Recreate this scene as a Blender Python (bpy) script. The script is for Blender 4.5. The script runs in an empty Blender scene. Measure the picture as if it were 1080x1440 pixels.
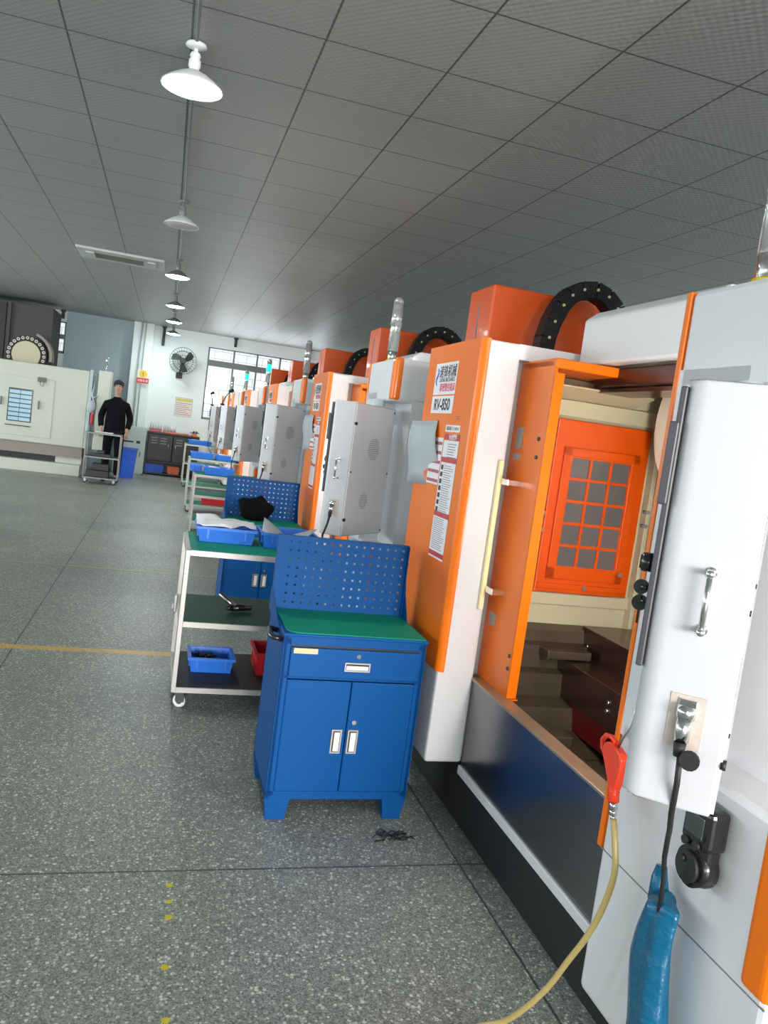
import bpy, bmesh, math, random
from mathutils import Vector, Matrix
random.seed(7)
sc = bpy.context.scene
COL = sc.collection
PI = math.pi
R = math.radians

# ------------------------------------------------------------------ materials
def srgb(r, g, b):
    f = lambda c: (c/255/12.92) if c/255 <= .04045 else ((c/255+.055)/1.055)**2.4
    return (f(r), f(g), f(b), 1)
def mat(name, col, rough=.5, metal=0, coat=0, emit=None, es=0, noise=0, nscale=8, bump=0, bscale=40, spec=None, aniso=None):
    m = bpy.data.materials.new(name); m.use_nodes = True
    nt = m.node_tree; b = nt.nodes['Principled BSDF']
    c = col if len(col) == 4 else (*col, 1)
    b.inputs['Base Color'].default_value = c
    b.inputs['Roughness'].default_value = rough
    b.inputs['Metallic'].default_value = metal
    b.inputs['Coat Weight'].default_value = coat
    b.inputs['Coat Roughness'].default_value = .08
    if spec is not None: b.inputs['Specular IOR Level'].default_value = spec
    if emit: b.inputs['Emission Color'].default_value = (*emit[:3], 1); b.inputs['Emission Strength'].default_value = es
    if noise:
        tc = nt.nodes.new('ShaderNodeTexCoord'); n = nt.nodes.new('ShaderNodeTexNoise')
        n.inputs['Scale'].default_value = nscale; n.inputs['Detail'].default_value = 6
        nt.links.new(tc.outputs['Object'], n.inputs['Vector'])
        mx = nt.nodes.new('ShaderNodeMix'); mx.data_type = 'RGBA'
        mx.inputs[6].default_value = tuple(x*(1-noise) for x in c[:3])+(1,)
        mx.inputs[7].default_value = tuple(min(1, x*(1+noise*.6)) for x in c[:3])+(1,)
        nt.links.new(n.outputs['Fac'], mx.inputs[0]); nt.links.new(mx.outputs[2], b.inputs['Base Color'])
    if bump:
        tc = nt.nodes.new('ShaderNodeTexCoord'); n = nt.nodes.new('ShaderNodeTexNoise')
        n.inputs['Scale'].default_value = bscale; n.inputs['Detail'].default_value = 4
        nt.links.new(tc.outputs['Object'], n.inputs['Vector'])
        bp = nt.nodes.new('ShaderNodeBump'); bp.inputs['Strength'].default_value = bump; bp.inputs['Distance'].default_value = .01
        nt.links.new(n.outputs['Fac'], bp.inputs['Height']); nt.links.new(bp.outputs['Normal'], b.inputs['Normal'])
    return m
M = {}
M['white'] = mat('white_paint', (.74, .735, .745), .34, coat=.2)
M['panel_white'] = mat('control_panel_paint', (.56, .565, .58), .38, coat=.05)
M['side_white'] = mat('warm_white_paint', (.70, .67, .66), .42)
M['orange'] = mat('orange_paint', srgb(248, 120, 8), .34, coat=.12, noise=.06, nscale=3, spec=.3)
M['orange_dark'] = mat('deep_orange_paint', srgb(230, 86, 0), .4, coat=.2)
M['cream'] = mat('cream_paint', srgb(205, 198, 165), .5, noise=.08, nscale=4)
M['grey_panel'] = mat('grey_back_plate', (.82, .80, .79), .45, noise=.03)
M['black'] = mat('black_base_paint', (.012, .012, .013), .5)
M['panel_dark'] = mat('dark_grey_plastic', (.06, .06, .065), .4)
M['chain_black'] = mat('black_chain_plastic', (.006, .006, .007), .5, spec=.3)
M['rubber'] = mat('black_rubber', (.015, .015, .016), .55)
M['gloss_black'] = mat('gloss_black_plastic', (.012, .012, .014), .22, coat=.3)
M['screen'] = mat('grey_screen', (.04, .05, .05), .2, coat=.5)
M['steel'] = mat('brushed_steel', (.42, .42, .42), .28, 1, noise=.12, nscale=3)
M['chrome'] = mat('chrome', (.78, .78, .78), .12, 1)
M['cart_metal'] = mat('cart_steel', (.44, .43, .40), .42, .55)
M['dark_metal'] = mat('tarnished_steel', (.16, .17, .16), .4, .7)
M['socket'] = mat('worn_socket_plate', srgb(205, 190, 178), .5, noise=.35, nscale=60)
M['off_lamp'] = mat('unlit_tube', (.7, .72, .7), .2, .5)
M['apron'] = mat('apron_steel', (.22, .22, .225), .26, 1, noise=.05, nscale=2)
M['blue'] = mat('blue_paint', srgb(0, 76, 140), .5, coat=0, noise=.05, nscale=5, spec=.18)
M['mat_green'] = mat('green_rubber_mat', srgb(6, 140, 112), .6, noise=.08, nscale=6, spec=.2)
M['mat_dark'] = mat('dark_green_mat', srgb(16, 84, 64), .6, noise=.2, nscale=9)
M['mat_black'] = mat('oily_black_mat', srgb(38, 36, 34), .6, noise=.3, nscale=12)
M['bin_blue'] = mat('blue_plastic', srgb(40, 124, 232), .4)
M['bin_deep'] = mat('deep_blue_plastic', srgb(0, 82, 205), .4)
M['bin_red'] = mat('red_plastic', srgb(205, 28, 40), .4)
M['paper'] = mat('paper', (.78, .79, .82), .8)
M['paper_grey'] = mat('grey_paper', srgb(178, 184, 190), .6)
M['sticker'] = mat('sticker_white', srgb(238, 232, 236), .45)
M['sticker_red'] = mat('sticker_red', srgb(196, 52, 52), .45)
M['ink'] = mat('black_ink', (.02, .02, .02), .5)
M['ink_grey'] = mat('grey_ink', (.22, .2, .21), .6)
M['ink_red'] = mat('red_ink', srgb(214, 60, 80), .5)
M['ink_blue'] = mat('blue_ink', srgb(60, 100, 190), .5)
M['tan'] = mat('tan_label', srgb(205, 190, 150), .6, noise=.2, nscale=30)
M['cover_brown'] = mat('oily_way_cover', srgb(92, 66, 58), .22, .7, noise=.25, nscale=5)
M['cover_top'] = mat('oily_steel_table', srgb(178, 154, 130), .35, .6, noise=.25, nscale=9)
M['cover_red'] = mat('red_way_cover', srgb(120, 20, 24), .35, .2)
M['swarf'] = mat('oily_chip_tray', srgb(98, 86, 70), .35, .5, noise=.5, nscale=10)
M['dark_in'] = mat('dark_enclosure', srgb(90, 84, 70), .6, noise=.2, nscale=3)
M['grid_glass'] = mat('grey_grid_glass', srgb(108, 104, 104), .25, noise=.15, nscale=12)
M['disc'] = mat('pale_disc', srgb(250, 246, 226), .4)
M['handle_bar'] = mat('pale_handle_bar', srgb(255, 234, 180), .3)
M['gun'] = mat('orange_red_plastic', srgb(240, 66, 30), .35)
M['hose'] = mat('yellow_air_hose', srgb(190, 168, 104), .35)
M['bag'] = mat('blue_plastic_bag', srgb(0, 92, 126), .32, coat=.2, bump=1.0, bscale=24)
M['cloth'] = mat('black_cloth', (.005, .005, .006), .95, spec=.1, bump=.5, bscale=30)
M['chain_dot'] = mat('pale_yellow_pin', srgb(205, 205, 150), .5)
M['yellow'] = mat('yellow_plastic', srgb(220, 200, 40), .4)
M['lamp_glass'] = mat('clear_lamp_tube', (.75, .76, .76), .1, .75)
M['lamp_green'] = mat('lit_green_lamp', (.05, .9, .5), .3, emit=(.0, 1, .20), es=4)
M['shade'] = mat('grey_enamel_shade', (.16, .18, .17), .4)
M['shade_white'] = mat('white_glass_shade', (.75, .78, .78), .5)
M['light_on'] = mat('lit_diffuser', (1, 1, 1), .5, emit=(.90, 1, .96), es=110)
M['light_hi'] = mat('bright_lit_diffuser', (1, 1, 1), .5, emit=(.90, 1, .96), es=90)
M['light_off'] = mat('unlit_diffuser', (.50, .49, .49), .5)
M['frame_grey'] = mat('grey_window_frame', srgb(112, 116, 118), .5)
M['steel_box'] = mat('pale_grey_enamel', srgb(178, 194, 194), .5)
M['left_white'] = mat('aged_white_paint', srgb(194, 198, 184), .45)
M['left_grey'] = mat('grey_brown_plinth', srgb(140, 132, 122), .5)
M['tower_dark'] = mat('dark_machine_column', srgb(66, 62, 62), .6)
M['mag_cream'] = mat('cream_magazine_cover', srgb(196, 190, 160), .5)
M['tool_dark'] = mat('dark_steel_cabinet', srgb(24, 27, 29), .45, noise=.2, nscale=6)
M['tool_orange'] = mat('orange_tool_tray', srgb(206, 100, 66), .5)
M['tool_pink'] = mat('pink_tool_block', srgb(176, 90, 96), .5)
M['skin'] = mat('skin', srgb(176, 138, 118), .5)
M['hair'] = mat('black_hair', (.01, .01, .01), .6)
M['coat_black'] = mat('black_coat', (.004, .004, .006), .9, spec=.15)
M['trouser'] = mat('dark_trousers', (.006, .006, .009), .9, spec=.15)
M['paint_yellow'] = mat('yellow_floor_paint', srgb(196, 184, 40), .6)
M['poster'] = mat('cream_poster', srgb(232, 222, 214), .6)
M['poster_head'] = mat('yellow_poster_heading', srgb(206, 200, 110), .6)
M['sign_yellow'] = mat('sign_yellow', srgb(236, 196, 40), .5)
M['ac_white'] = mat('air_conditioner_white', srgb(190, 196, 192), .5)
M['grey_grille'] = mat('grey_grille', srgb(110, 108, 104), .6)

def node_mat(name):
    m = bpy.data.materials.new(name); m.use_nodes = True
    nt = m.node_tree; b = nt.nodes['Principled BSDF']
    def N(t, **k):
        n = nt.nodes.new(t)
        for a, v in k.items(): setattr(n, a, v)
        return n
    def L(a, b_): nt.links.new(a, b_)
    def mth(op, a, b_=None, c=None):
        n = N('ShaderNodeMath', operation=op)
        for i, v in enumerate((a, b_, c)):
            if v is None: continue
            if isinstance(v, (int, float)): n.inputs[i].default_value = v
            else: L(v, n.inputs[i])
        return n.outputs[0]
    def mix(f, a, b_):
        n = N('ShaderNodeMix', data_type='RGBA')
        for i, v in ((0, f), (6, a), (7, b_)):
            if isinstance(v, (int, float, tuple)): n.inputs[i].default_value = v
            else: L(v, n.inputs[i])
        return n.outputs[2]
    return m, nt, b, N, L, mth, mix
def gridline(mth, coord, origin, pitch, half):
    # 1 on the line
    t = mth('SUBTRACT', coord, origin); t = mth('DIVIDE', t, pitch)
    t = mth('FRACT', mth('ADD', t, .5)); t = mth('ABSOLUTE', mth('SUBTRACT', t, .5))
    return mth('LESS_THAN', t, half/pitch)
# terrazzo floor: chips, wide slabs divided by thin joints, one painted yellow line
m, nt, b, N, L, mth, mix = node_mat('terrazzo'); M['floor'] = m
tc = N('ShaderNodeTexCoord'); sep = N('ShaderNodeSeparateXYZ'); L(tc.outputs['Object'], sep.inputs[0])
v1 = N('ShaderNodeTexVoronoi'); v1.inputs['Scale'].default_value = 95; L(tc.outputs['Object'], v1.inputs['Vector'])
v2 = N('ShaderNodeTexVoronoi'); v2.inputs['Scale'].default_value = 210; L(tc.outputs['Object'], v2.inputs['Vector'])
sp = N('ShaderNodeSeparateColor'); L(v1.outputs['Color'], sp.inputs[0])
sp2 = N('ShaderNodeSeparateColor'); L(v2.outputs['Color'], sp2.inputs[0])
base = mix(sp2.outputs[0], srgb(88, 94, 90), srgb(158, 164, 156))
chip = mth('MULTIPLY', mth('GREATER_THAN', sp.outputs[0], .42), mth('LESS_THAN', v1.outputs['Distance'], mth('MULTIPLY', sp.outputs[1], .62)))
c1 = mix(mth('MULTIPLY', chip, mth('ADD', mth('MULTIPLY', sp.outputs[2], .5), .35)), base, srgb(226, 228, 216))
dk = mth('MULTIPLY', mth('GREATER_THAN', sp2.outputs[1], .86), mth('LESS_THAN', v2.outputs['Distance'], .45))
c2 = mix(mth('MULTIPLY', dk, .7), c1, srgb(50, 54, 54))
big = N('ShaderNodeTexNoise'); big.inputs['Scale'].default_value = .9; big.inputs['Detail'].default_value = 5; L(tc.outputs['Object'], big.inputs['Vector'])
mr = N('ShaderNodeMapRange'); mr.inputs[1].default_value = .35; mr.inputs[2].default_value = .7; L(big.outputs['Fac'], mr.inputs[0])
c3 = mix(mth('MULTIPLY', mr.outputs[0], .28), c2, srgb(70, 76, 74))
jx = gridline(mth, sep.outputs[0], 1.224, 1.97, .0045)
jy = gridline(mth, sep.outputs[1], 2.605, 5.005, .0045)
c4 = mix(mth('MULTIPLY', mth('MAXIMUM', jx, jy), .8), c3, srgb(34, 34, 32))
ly = gridline(mth, sep.outputs[1], 5.075, 200, .042)
wear = N('ShaderNodeTexNoise'); wear.inputs['Scale'].default_value = 14; L(tc.outputs['Object'], wear.inputs['Vector'])
wf = mth('GREATER_THAN', wear.outputs['Fac'], .40)
c5 = mix(mth('MULTIPLY', mth('MULTIPLY', ly, mth('LESS_THAN', sep.outputs[0], 1.2)), mth('ADD', mth('MULTIPLY', wf, .45), .35)), c4, srgb(206, 160, 62))
ly2 = gridline(mth, sep.outputs[1], 7.66, 200, .018)
c6 = mix(mth('MULTIPLY', mth('MULTIPLY', ly2, mth('LESS_THAN', sep.outputs[0], 1.2)), .4), c5, srgb(206, 170, 90))
L(c6, b.inputs['Base Color'])
rg = N('ShaderNodeMapRange'); rg.inputs[3].default_value = .34; rg.inputs[4].default_value = .50; L(big.outputs['Fac'], rg.inputs[0]); L(rg.outputs[0], b.inputs['Roughness'])
bp = N('ShaderNodeBump'); bp.inputs['Strength'].default_value = .12; bp.inputs['Distance'].default_value = .002
L(v1.outputs['Distance'], bp.inputs['Height']); L(bp.outputs['Normal'], b.inputs['Normal'])
# ceiling: square lay-in tiles with embossed pattern and dark seams
m, nt, b, N, L, mth, mix = node_mat('ceiling_tiles'); M['ceiling'] = m
tc = N('ShaderNodeTexCoord'); sep = N('ShaderNodeSeparateXYZ'); L(tc.outputs['Object'], sep.inputs[0])
gx = gridline(mth, sep.outputs[0], .545, .6155, .0055); gy = gridline(mth, sep.outputs[1], 3.34, .6155, .0055)
s1 = mth('SINE', mth('MULTIPLY', sep.outputs[0], 130)); s2 = mth('SINE', mth('MULTIPLY', sep.outputs[1], 130))
em = mth('MULTIPLY', s1, s2)
cc = mix(mth('ADD', mth('MULTIPLY', em, .16), .5), srgb(142, 146, 143), srgb(168, 172, 169))
cc = mix(mth('MULTIPLY', mth('MAXIMUM', gx, gy), .85), cc, srgb(50, 50, 48))
L(cc, b.inputs['Base Color']); b.inputs['Roughness'].default_value = .42
bp = N('ShaderNodeBump'); bp.inputs['Strength'].default_value = .25; bp.inputs['Distance'].default_value = .004
L(em, bp.inputs['Height']); L(bp.outputs['Normal'], b.inputs['Normal'])
# plastered wall
M['wall'] = mat('pale_blue_plaster', srgb(228, 240, 240), .7, noise=.05, nscale=1.5)
M['wall_blue'] = mat('grey_blue_plaster', srgb(158, 180, 186), .7, noise=.04, nscale=1.5)
# exterior white tiled wall seen through the window
m, nt, b, N, L, mth, mix = node_mat('white_tiled_facade'); M['facade'] = m
tc = N('ShaderNodeTexCoord'); mp = N('ShaderNodeMapping'); mp.inputs['Rotation'].default_value = (R(90), 0, 0)
L(tc.outputs['Object'], mp.inputs['Vector'])
br = N('ShaderNodeTexBrick'); br.inputs['Scale'].default_value = 1; br.inputs['Brick Width'].default_value = .42; br.inputs['Row Height'].default_value = .2
br.inputs['Mortar Size'].default_value = .008; br.inputs['Color1'].default_value = (.8, .8, .78, 1); br.inputs['Color2'].default_value = (.72, .72, .7, 1); br.inputs['Mortar'].default_value = (.42, .38, .36, 1)
L(mp.outputs[0], br.inputs['Vector']); L(br.outputs['Color'], b.inputs['Base Color']); b.inputs['Roughness'].default_value = .6
# thin window glass
m = bpy.data.materials.new('window_glass'); m.use_nodes = True; nt = m.node_tree; nt.nodes.clear()
o = nt.nodes.new('ShaderNodeOutputMaterial'); mx = nt.nodes.new('ShaderNodeMixShader'); t = nt.nodes.new('ShaderNodeBsdfTransparent'); g = nt.nodes.new('ShaderNodeBsdfGlossy')
g.inputs['Roughness'].default_value = .05; mx.inputs[0].default_value = .08
nt.links.new(t.outputs[0], mx.inputs[1]); nt.links.new(g.outputs[0], mx.inputs[2]); nt.links.new(mx.outputs[0], o.inputs[0]); M['glass'] = m

# ------------------------------------------------------------------ mesh helpers
class MB:
    def __init__(s): s.bm = bmesh.new()
    def _xf(s, vs, mtx):
        if mtx is not None: bmesh.ops.transform(s.bm, matrix=mtx, verts=vs)
    def box(s, x0, x1, y0, y1, z0, z1, bev=0, mi=0, mtx=None, seg=2):
        r = bmesh.ops.create_cube(s.bm, size=1)
        vs = r['verts']
        for v in vs:
            v.co = Vector(((x0+x1)/2+v.co.x*(x1-x0), (y0+y1)/2+v.co.y*(y1-y0), (z0+z1)/2+v.co.z*(z1-z0)))
        fs = set(f for v in vs for f in v.link_faces)
        if bev:
            es = list(set(e for v in vs for e in v.link_edges))
            rr = bmesh.ops.bevel(s.bm, geom=es, offset=bev, segments=seg, profile=.5, affect='EDGES', clamp_overlap=True)
            vs = list(set(rr['verts']) | set(v for f in fs if f.is_valid for v in f.verts)); fs = set(f for v in vs for f in v.link_faces)
        for f in fs: f.material_index = mi
        s._xf(list(vs), mtx); return s
    def cyl(s, p0, p1, r0, r1=None, n=16, mi=0, cap=True, smooth=True):
        p0, p1 = Vector(p0), Vector(p1); r1 = r0 if r1 is None else r1
        d = p1-p0; L_ = d.length
        r = bmesh.ops.create_cone(s.bm, cap_ends=cap, segments=n, radius1=r0, radius2=r1, depth=L_)
        q = d.to_track_quat('Z', 'Y').to_matrix().to_4x4()
        bmesh.ops.transform(s.bm, matrix=Matrix.Translation((p0+p1)/2) @ q, verts=r['verts'])
        for f in set(f for v in r['verts'] for f in v.link_faces):
            f.material_index = mi; f.smooth = smooth and len(f.verts) == 4
        return s
    def tube(s, pts, rad, n=10, mi=0, cap=True):
        pts = [Vector(p) for p in pts]; rings = []
        rr = rad if isinstance(rad, (list, tuple)) else [rad]*len(pts)
        up = Vector((0, 0, 1))
        t0 = (pts[1]-pts[0]).normalized()
        a = t0.cross(up)
        if a.length < .1: a = t0.cross(Vector((1, 0, 0)))
        a.normalize()
        for i, p in enumerate(pts):
            t = (pts[min(i+1, len(pts)-1)]-pts[max(i-1, 0)]).normalized()
            a = (a-t*a.dot(t)).normalized(); bb = t.cross(a)
            rings.append([s.bm.verts.new(p+(a*math.cos(2*PI*k/n)+bb*math.sin(2*PI*k/n))*rr[i]) for k in range(n)])
        for i in range(len(rings)-1):
            for k in range(n):
                f = s.bm.faces.new((rings[i][k], rings[i][(k+1) % n], rings[i+1][(k+1) % n], rings[i+1][k])); f.smooth = True; f.material_index = mi
        if cap:
            for rg_ in (rings[0][::-1], rings[-1]):
                f = s.bm.faces.new(rg_); f.material_index = mi
        return s
    def lathe(s, prof, n=24, mi=0, ctr=(0, 0, 0), mtx=None):
        c = Vector(ctr); rings = []; vs = []
        for r, z in prof:
            ring = [s.bm.verts.new(c+Vector((r*math.cos(2*PI*k/n), r*math.sin(2*PI*k/n), z))) for k in range(n)]
            rings.append(ring); vs += ring
        for i in range(len(rings)-1):
            for k in range(n):
                f = s.bm.faces.new((rings[i][k], rings[i][(k+1) % n], rings[i+1][(k+1) % n], rings[i+1][k])); f.smooth = True; f.material_index = mi
        s._xf(vs, mtx); return s
    def prism(s, poly, axis, a0, a1, mi=0, bev=0):
        # poly: 2D points in the plane across axis; extruded from a0 to a1
        def P(u, v, w):
            return {'x': (w, u, v), 'y': (u, w, v), 'z': (u, v, w)}[axis]
        A = [s.bm.verts.new(P(u, v, a0)) for u, v in poly]; B = [s.bm.verts.new(P(u, v, a1)) for u, v in poly]
        n = len(poly); fs = [s.bm.faces.new(A), s.bm.faces.new(B[::-1])]
        for i in range(n): fs.append(s.bm.faces.new((A[i], B[i], B[(i+1) % n], A[(i+1) % n])))
        for f in fs: f.material_index = mi
        if bev:
            es = list(set(e for v in A+B for e in v.link_edges))
            bmesh.ops.bevel(s.bm, geom=es, offset=bev, segments=2, profile=.5, affect='EDGES', clamp_overlap=True)
        return s
    def quad(s, pts, mi=0):
        f = s.bm.faces.new([s.bm.verts.new(p) for p in pts]); f.material_index = mi; return s
    def sphere(s, c, r, sx=1, sy=1, sz=1, n=16, mi=0):
        rr = bmesh.ops.create_uvsphere(s.bm, u_segments=n, v_segments=max(6, n//2), radius=r)
        for v in rr['verts']: v.co = Vector((v.co.x*sx, v.co.y*sy, v.co.z*sz))+Vector(c)
        for f in set(f for v in rr['verts'] for f in v.link_faces): f.smooth = True; f.material_index = mi
        return s
def O(name, mb, mats, parent=None, loc=None, kind=None, label=None):
    me = bpy.data.meshes.new(name); bm = mb.bm
    bmesh.ops.recalc_face_normals(bm, faces=bm.faces); bm.to_mesh(me); bm.free()
    if not isinstance(mats, (list, tuple)): mats = [mats]
    for m_ in mats: me.materials.append(M[m_] if isinstance(m_, str) else m_)
    o = bpy.data.objects.new(name, me); COL.objects.link(o)
    if parent: o.parent = parent
    if loc: o.location = loc
    if kind: o['kind'] = kind
    if label: o['label'] = label
    return o
def tag(o, label, cat, group=None, kind=None):
    o['label'] = label; o['category'] = cat
    if group: o['group'] = group
    if kind: o['kind'] = kind
    return o
def E(name, loc=(0, 0, 0), rz=0):
    o = bpy.data.objects.new(name, None); COL.objects.link(o); o.location = loc; o.rotation_euler = (0, 0, rz); o.empty_display_size = .1
    return o
def copy_tree(o, parent=None, skip=()):
    c = o.copy(); COL.objects.link(c)
    if parent: c.parent = parent
    for ch in list(o.children):
        if ch.name.split('.')[0] in skip: continue
        copy_tree(ch, c, skip)
    return c
def text_obj(name, s, size, m_, parent, mtx, sx=1, bold=0, align='CENTER'):
    cu = bpy.data.curves.new(name+'_curve', 'FONT'); cu.body = s; cu.size = size; cu.align_x = align; cu.align_y = 'CENTER'; cu.offset = bold; cu.extrude = .0004
    t = bpy.data.objects.new('tmp_text', cu); COL.objects.link(t)
    bpy.context.view_layer.update()
    dg = bpy.context.evaluated_depsgraph_get()
    me = bpy.data.meshes.new_from_object(t.evaluated_get(dg))
    bpy.data.objects.remove(t); bpy.data.curves.remove(cu)
    me.transform(Matrix.Diagonal((sx, 1, 1, 1))); me.transform(mtx)
    me.materials.clear(); me.materials.append(M[m_])
    o = bpy.data.objects.new(name, me); COL.objects.link(o); o.parent = parent
    return o
def face_mtx(normal, pos):
    # text plane whose readable side faces `normal` ('-x','-y'), upright
    if normal == '-y': r = Matrix(((1, 0, 0), (0, 0, -1), (0, 1, 0))).to_4x4()
    else: r = Matrix(((0, 0, -1), (-1, 0, 0), (0, 1, 0))).to_4x4()
    return Matrix.Translation(pos) @ r

# ------------------------------------------------------------------ the room
CZ = 3.38; XL, XR, YB, YF = -9.0, 5.6, 19.2, -10.0
fl = O('floor', MB().box(XL, XR, YF, YB, -.1, 0), 'floor', kind='structure')
O('ceiling', MB().box(XL, XR, YF, YB, CZ, CZ+.08), 'ceiling', kind='structure')
def wall_openings(name, axis, pos0, pos1, a0, a1, z0, z1, holes, m_):
    mb = MB()
    def bx(p, q, r, t):
        if q-p < 1e-4 or t-r < 1e-4: return
        if axis == 'y': mb.box(p, q, pos0, pos1, r, t)
        else: mb.box(pos0, pos1, p, q, r, t)
    cur = a0
    for h0, h1, hz0, hz1 in sorted(holes):
        bx(cur, h0, z0, z1); bx(h0, h1, z0, hz0); bx(h0, h1, hz1, z1); cur = h1
    bx(cur, a1, z0, z1)
    return O(name, mb, m_, kind='structure')
WX0, WX1, WZ0, WZ1 = .78, 3.60, 1.40, 3.09
wall_openings('wall_back', 'y', YB, YB+.24, XL, XR, 0, CZ, [(WX0, WX1, WZ0, WZ1), (-3.3, -2.33, 2.44, 3.14)], 'wall')
lw = [(-3.6+i*4.0, -3.6+i*4.0+2.8, 1.05, 2.85) for i in range(6) if -3.6+i*4.0+2.8 < 19]  # unseen left-wall openings, put in so fill light enters the room
wall_openings('wall_left', 'x', XL-.24, XL, YF, YB, 0, CZ, lw, 'wall')
wall_openings('wall_right', 'x', XR, XR+.2, YF, YB, 0, CZ, [(-8.6, -5.2, .9, 2.9), (-4.4, -1.0, .9, 2.9)], 'wall')  # unseen openings added to bring in fill from the right
wall_openings('wall_front', 'y', YF-.24, YF, XL, XR, 0, CZ, [(-6.5, -2.2, 0.9, 3.0), (-1.0, 4.4, 0.9, 3.0)], 'wall')  # openings behind the camera, unseen, added for the front fill
# blue-grey part of the far wall, and the projecting white pillar
O('trim_1', MB().box(-2.33, -.90, YB-.035, YB, 0, CZ), 'wall_blue', kind='structure')
O('trim_2', MB().box(-.90, -.46, YB-.24, YB, 0, CZ, bev=.01), 'wall', kind='structure')
O('trim_3', MB().cyl((-.72, YB-.27, 1.0), (-.72, YB-.27, CZ), .018).cyl((-.64, YB-.265, 1.0), (-.64, YB-.265, CZ), .012), 'steel_box', kind='structure')
def window(n, x0, x1, z0, z1, mull, transom, y=YB+.04):
    w = E('window_%d' % n, ((x0+x1)/2, y, z0)); w['kind'] = 'structure'
    ox, oz = (x0+x1)/2, z0
    mb = MB(); t = .035; d0, d1 = -.03, .05
    mb.box(x0-ox, x0-ox+t, d0, d1, 0, z1-oz).box(x1-ox-t, x1-ox, d0, d1, 0, z1-oz)
    mb.box(x0-ox, x1-ox, d0, d1, 0, t+.02).box(x0-ox, x1-ox, d0, d1, z1-oz-t*.7, z1-oz)
    for mx_ in mull: mb.box(mx_-ox-.02, mx_-ox+.02, d0, d1, 0, z1-oz)
    if transom: mb.box(x0-ox, x1-ox, d0-.01, d1, transom[0]-oz, transom[1]-oz)
    O('window_frame', mb, 'frame_grey', w)
    O('pane', MB().box(x0-ox+.01, x1-ox-.01, .01, .016, .01, z1-oz-.01), 'glass', w)
    return w
window(1, WX0, WX1, WZ0, WZ1, [1.38, 1.925, 2.47, 3.02], (2.66, 2.80))
window(2, -3.3, -2.33, 2.44, 3.14, [-2.8], (2.76, 2.86))
def unseen_window(n, axis, pos, a0, a1, z0, z1):  # frames for the unseen openings that carry the added fill lights
    w = E('window_%d' % n, (pos, (a0+a1)/2, z0) if axis == 'x' else ((a0+a1)/2, pos, z0), 0 if axis == 'y' else PI/2); w['kind'] = 'structure'
    hw = (a1-a0)/2; h = z1-z0; mb = MB(); t = .03
    mb.box(-hw, -hw+t, -.03, .03, 0, h).box(hw-t, hw, -.03, .03, 0, h).box(-hw, hw, -.03, .03, 0, t).box(-hw, hw, -.03, .03, h-t, h)
    for k in range(1, 4): mb.box(-hw+k*hw/2-.015, -hw+k*hw/2+.015, -.03, .03, 0, h)
    O('window_frame', mb, 'frame_grey', w)
    return w
n = 3
for a in lw: unseen_window(n, 'x', XL-.1, *a); n += 1
for a in [(-6.5, -2.2, .9, 3.0), (-1.0, 4.4, .9, 3.0)]: unseen_window(n, 'y', YF-.1, *a); n += 1
for a in [(-8.6, -5.2, .9, 2.9), (-4.4, -1.0, .9, 2.9)]: unseen_window(n, 'x', XR+.1, *a); n += 1
# the neighbouring building outside the far windows
fac = O('neighbouring_building', MB().box(-8, 9, 21.6, 22.2, -.1, 6), 'facade')
tag(fac, 'white tiled building wall seen outside through the far window', 'building')
# roof brackets hanging at the head of the far wall
for i, (x, z0, lean) in enumerate(((-2.415, 3.20, 0), (-.245, 2.95, -.03), (1.38, 3.17, -.02), (3.14, 3.12, -.03))):
    g = tag(O('wall_bracket', MB().box(-.03, .03, -.09, 0, -(CZ-z0), 0, bev=.006).box(-.05, .05, -.11, 0, -.03, 0, bev=.005), 'rubber', loc=(x, YB-.001, CZ)),
        ['short black bracket at the ceiling right of the dark machine tower', 'long black bracket under the ceiling between the white pillar and the fan',
         'black bracket on the wall above the middle of the barred window', 'black bracket high on the far wall right of the window'][i], 'bracket', 'black brackets at the top of the far wall')
# painted floor marks
for k, (x, y, r_) in enumerate(((.165, 2.52, .016), (.165, 2.43, .014), (.163, 2.35, .016), (.153, 2.123, .015), (.154, 1.921, .015))):
    pm = MB(); pts = []
    nn = 9
    for j in range(nn*2):
        a = PI*j/nn; rr = r_*(1 if j % 2 else .55)*random.uniform(.8, 1.2); pts.append((rr*math.cos(a), rr*math.sin(a)))
    pm.prism(pts, 'z', 0, .0008)
    o = O('paint_mark', pm, 'paint_yellow', loc=(x, y, .0002))
    tag(o, ['yellow paint dab on the terrazzo, farthest of the short row', 'yellow paint dab second farthest in the short row on the floor', 'yellow paint dab third in the row, next to its farther two',
            'lone yellow paint dab halfway down the row on the floor', 'yellow paint dab on the floor nearest the camera'][k], 'paint mark', 'yellow paint dabs on the floor')

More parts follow.
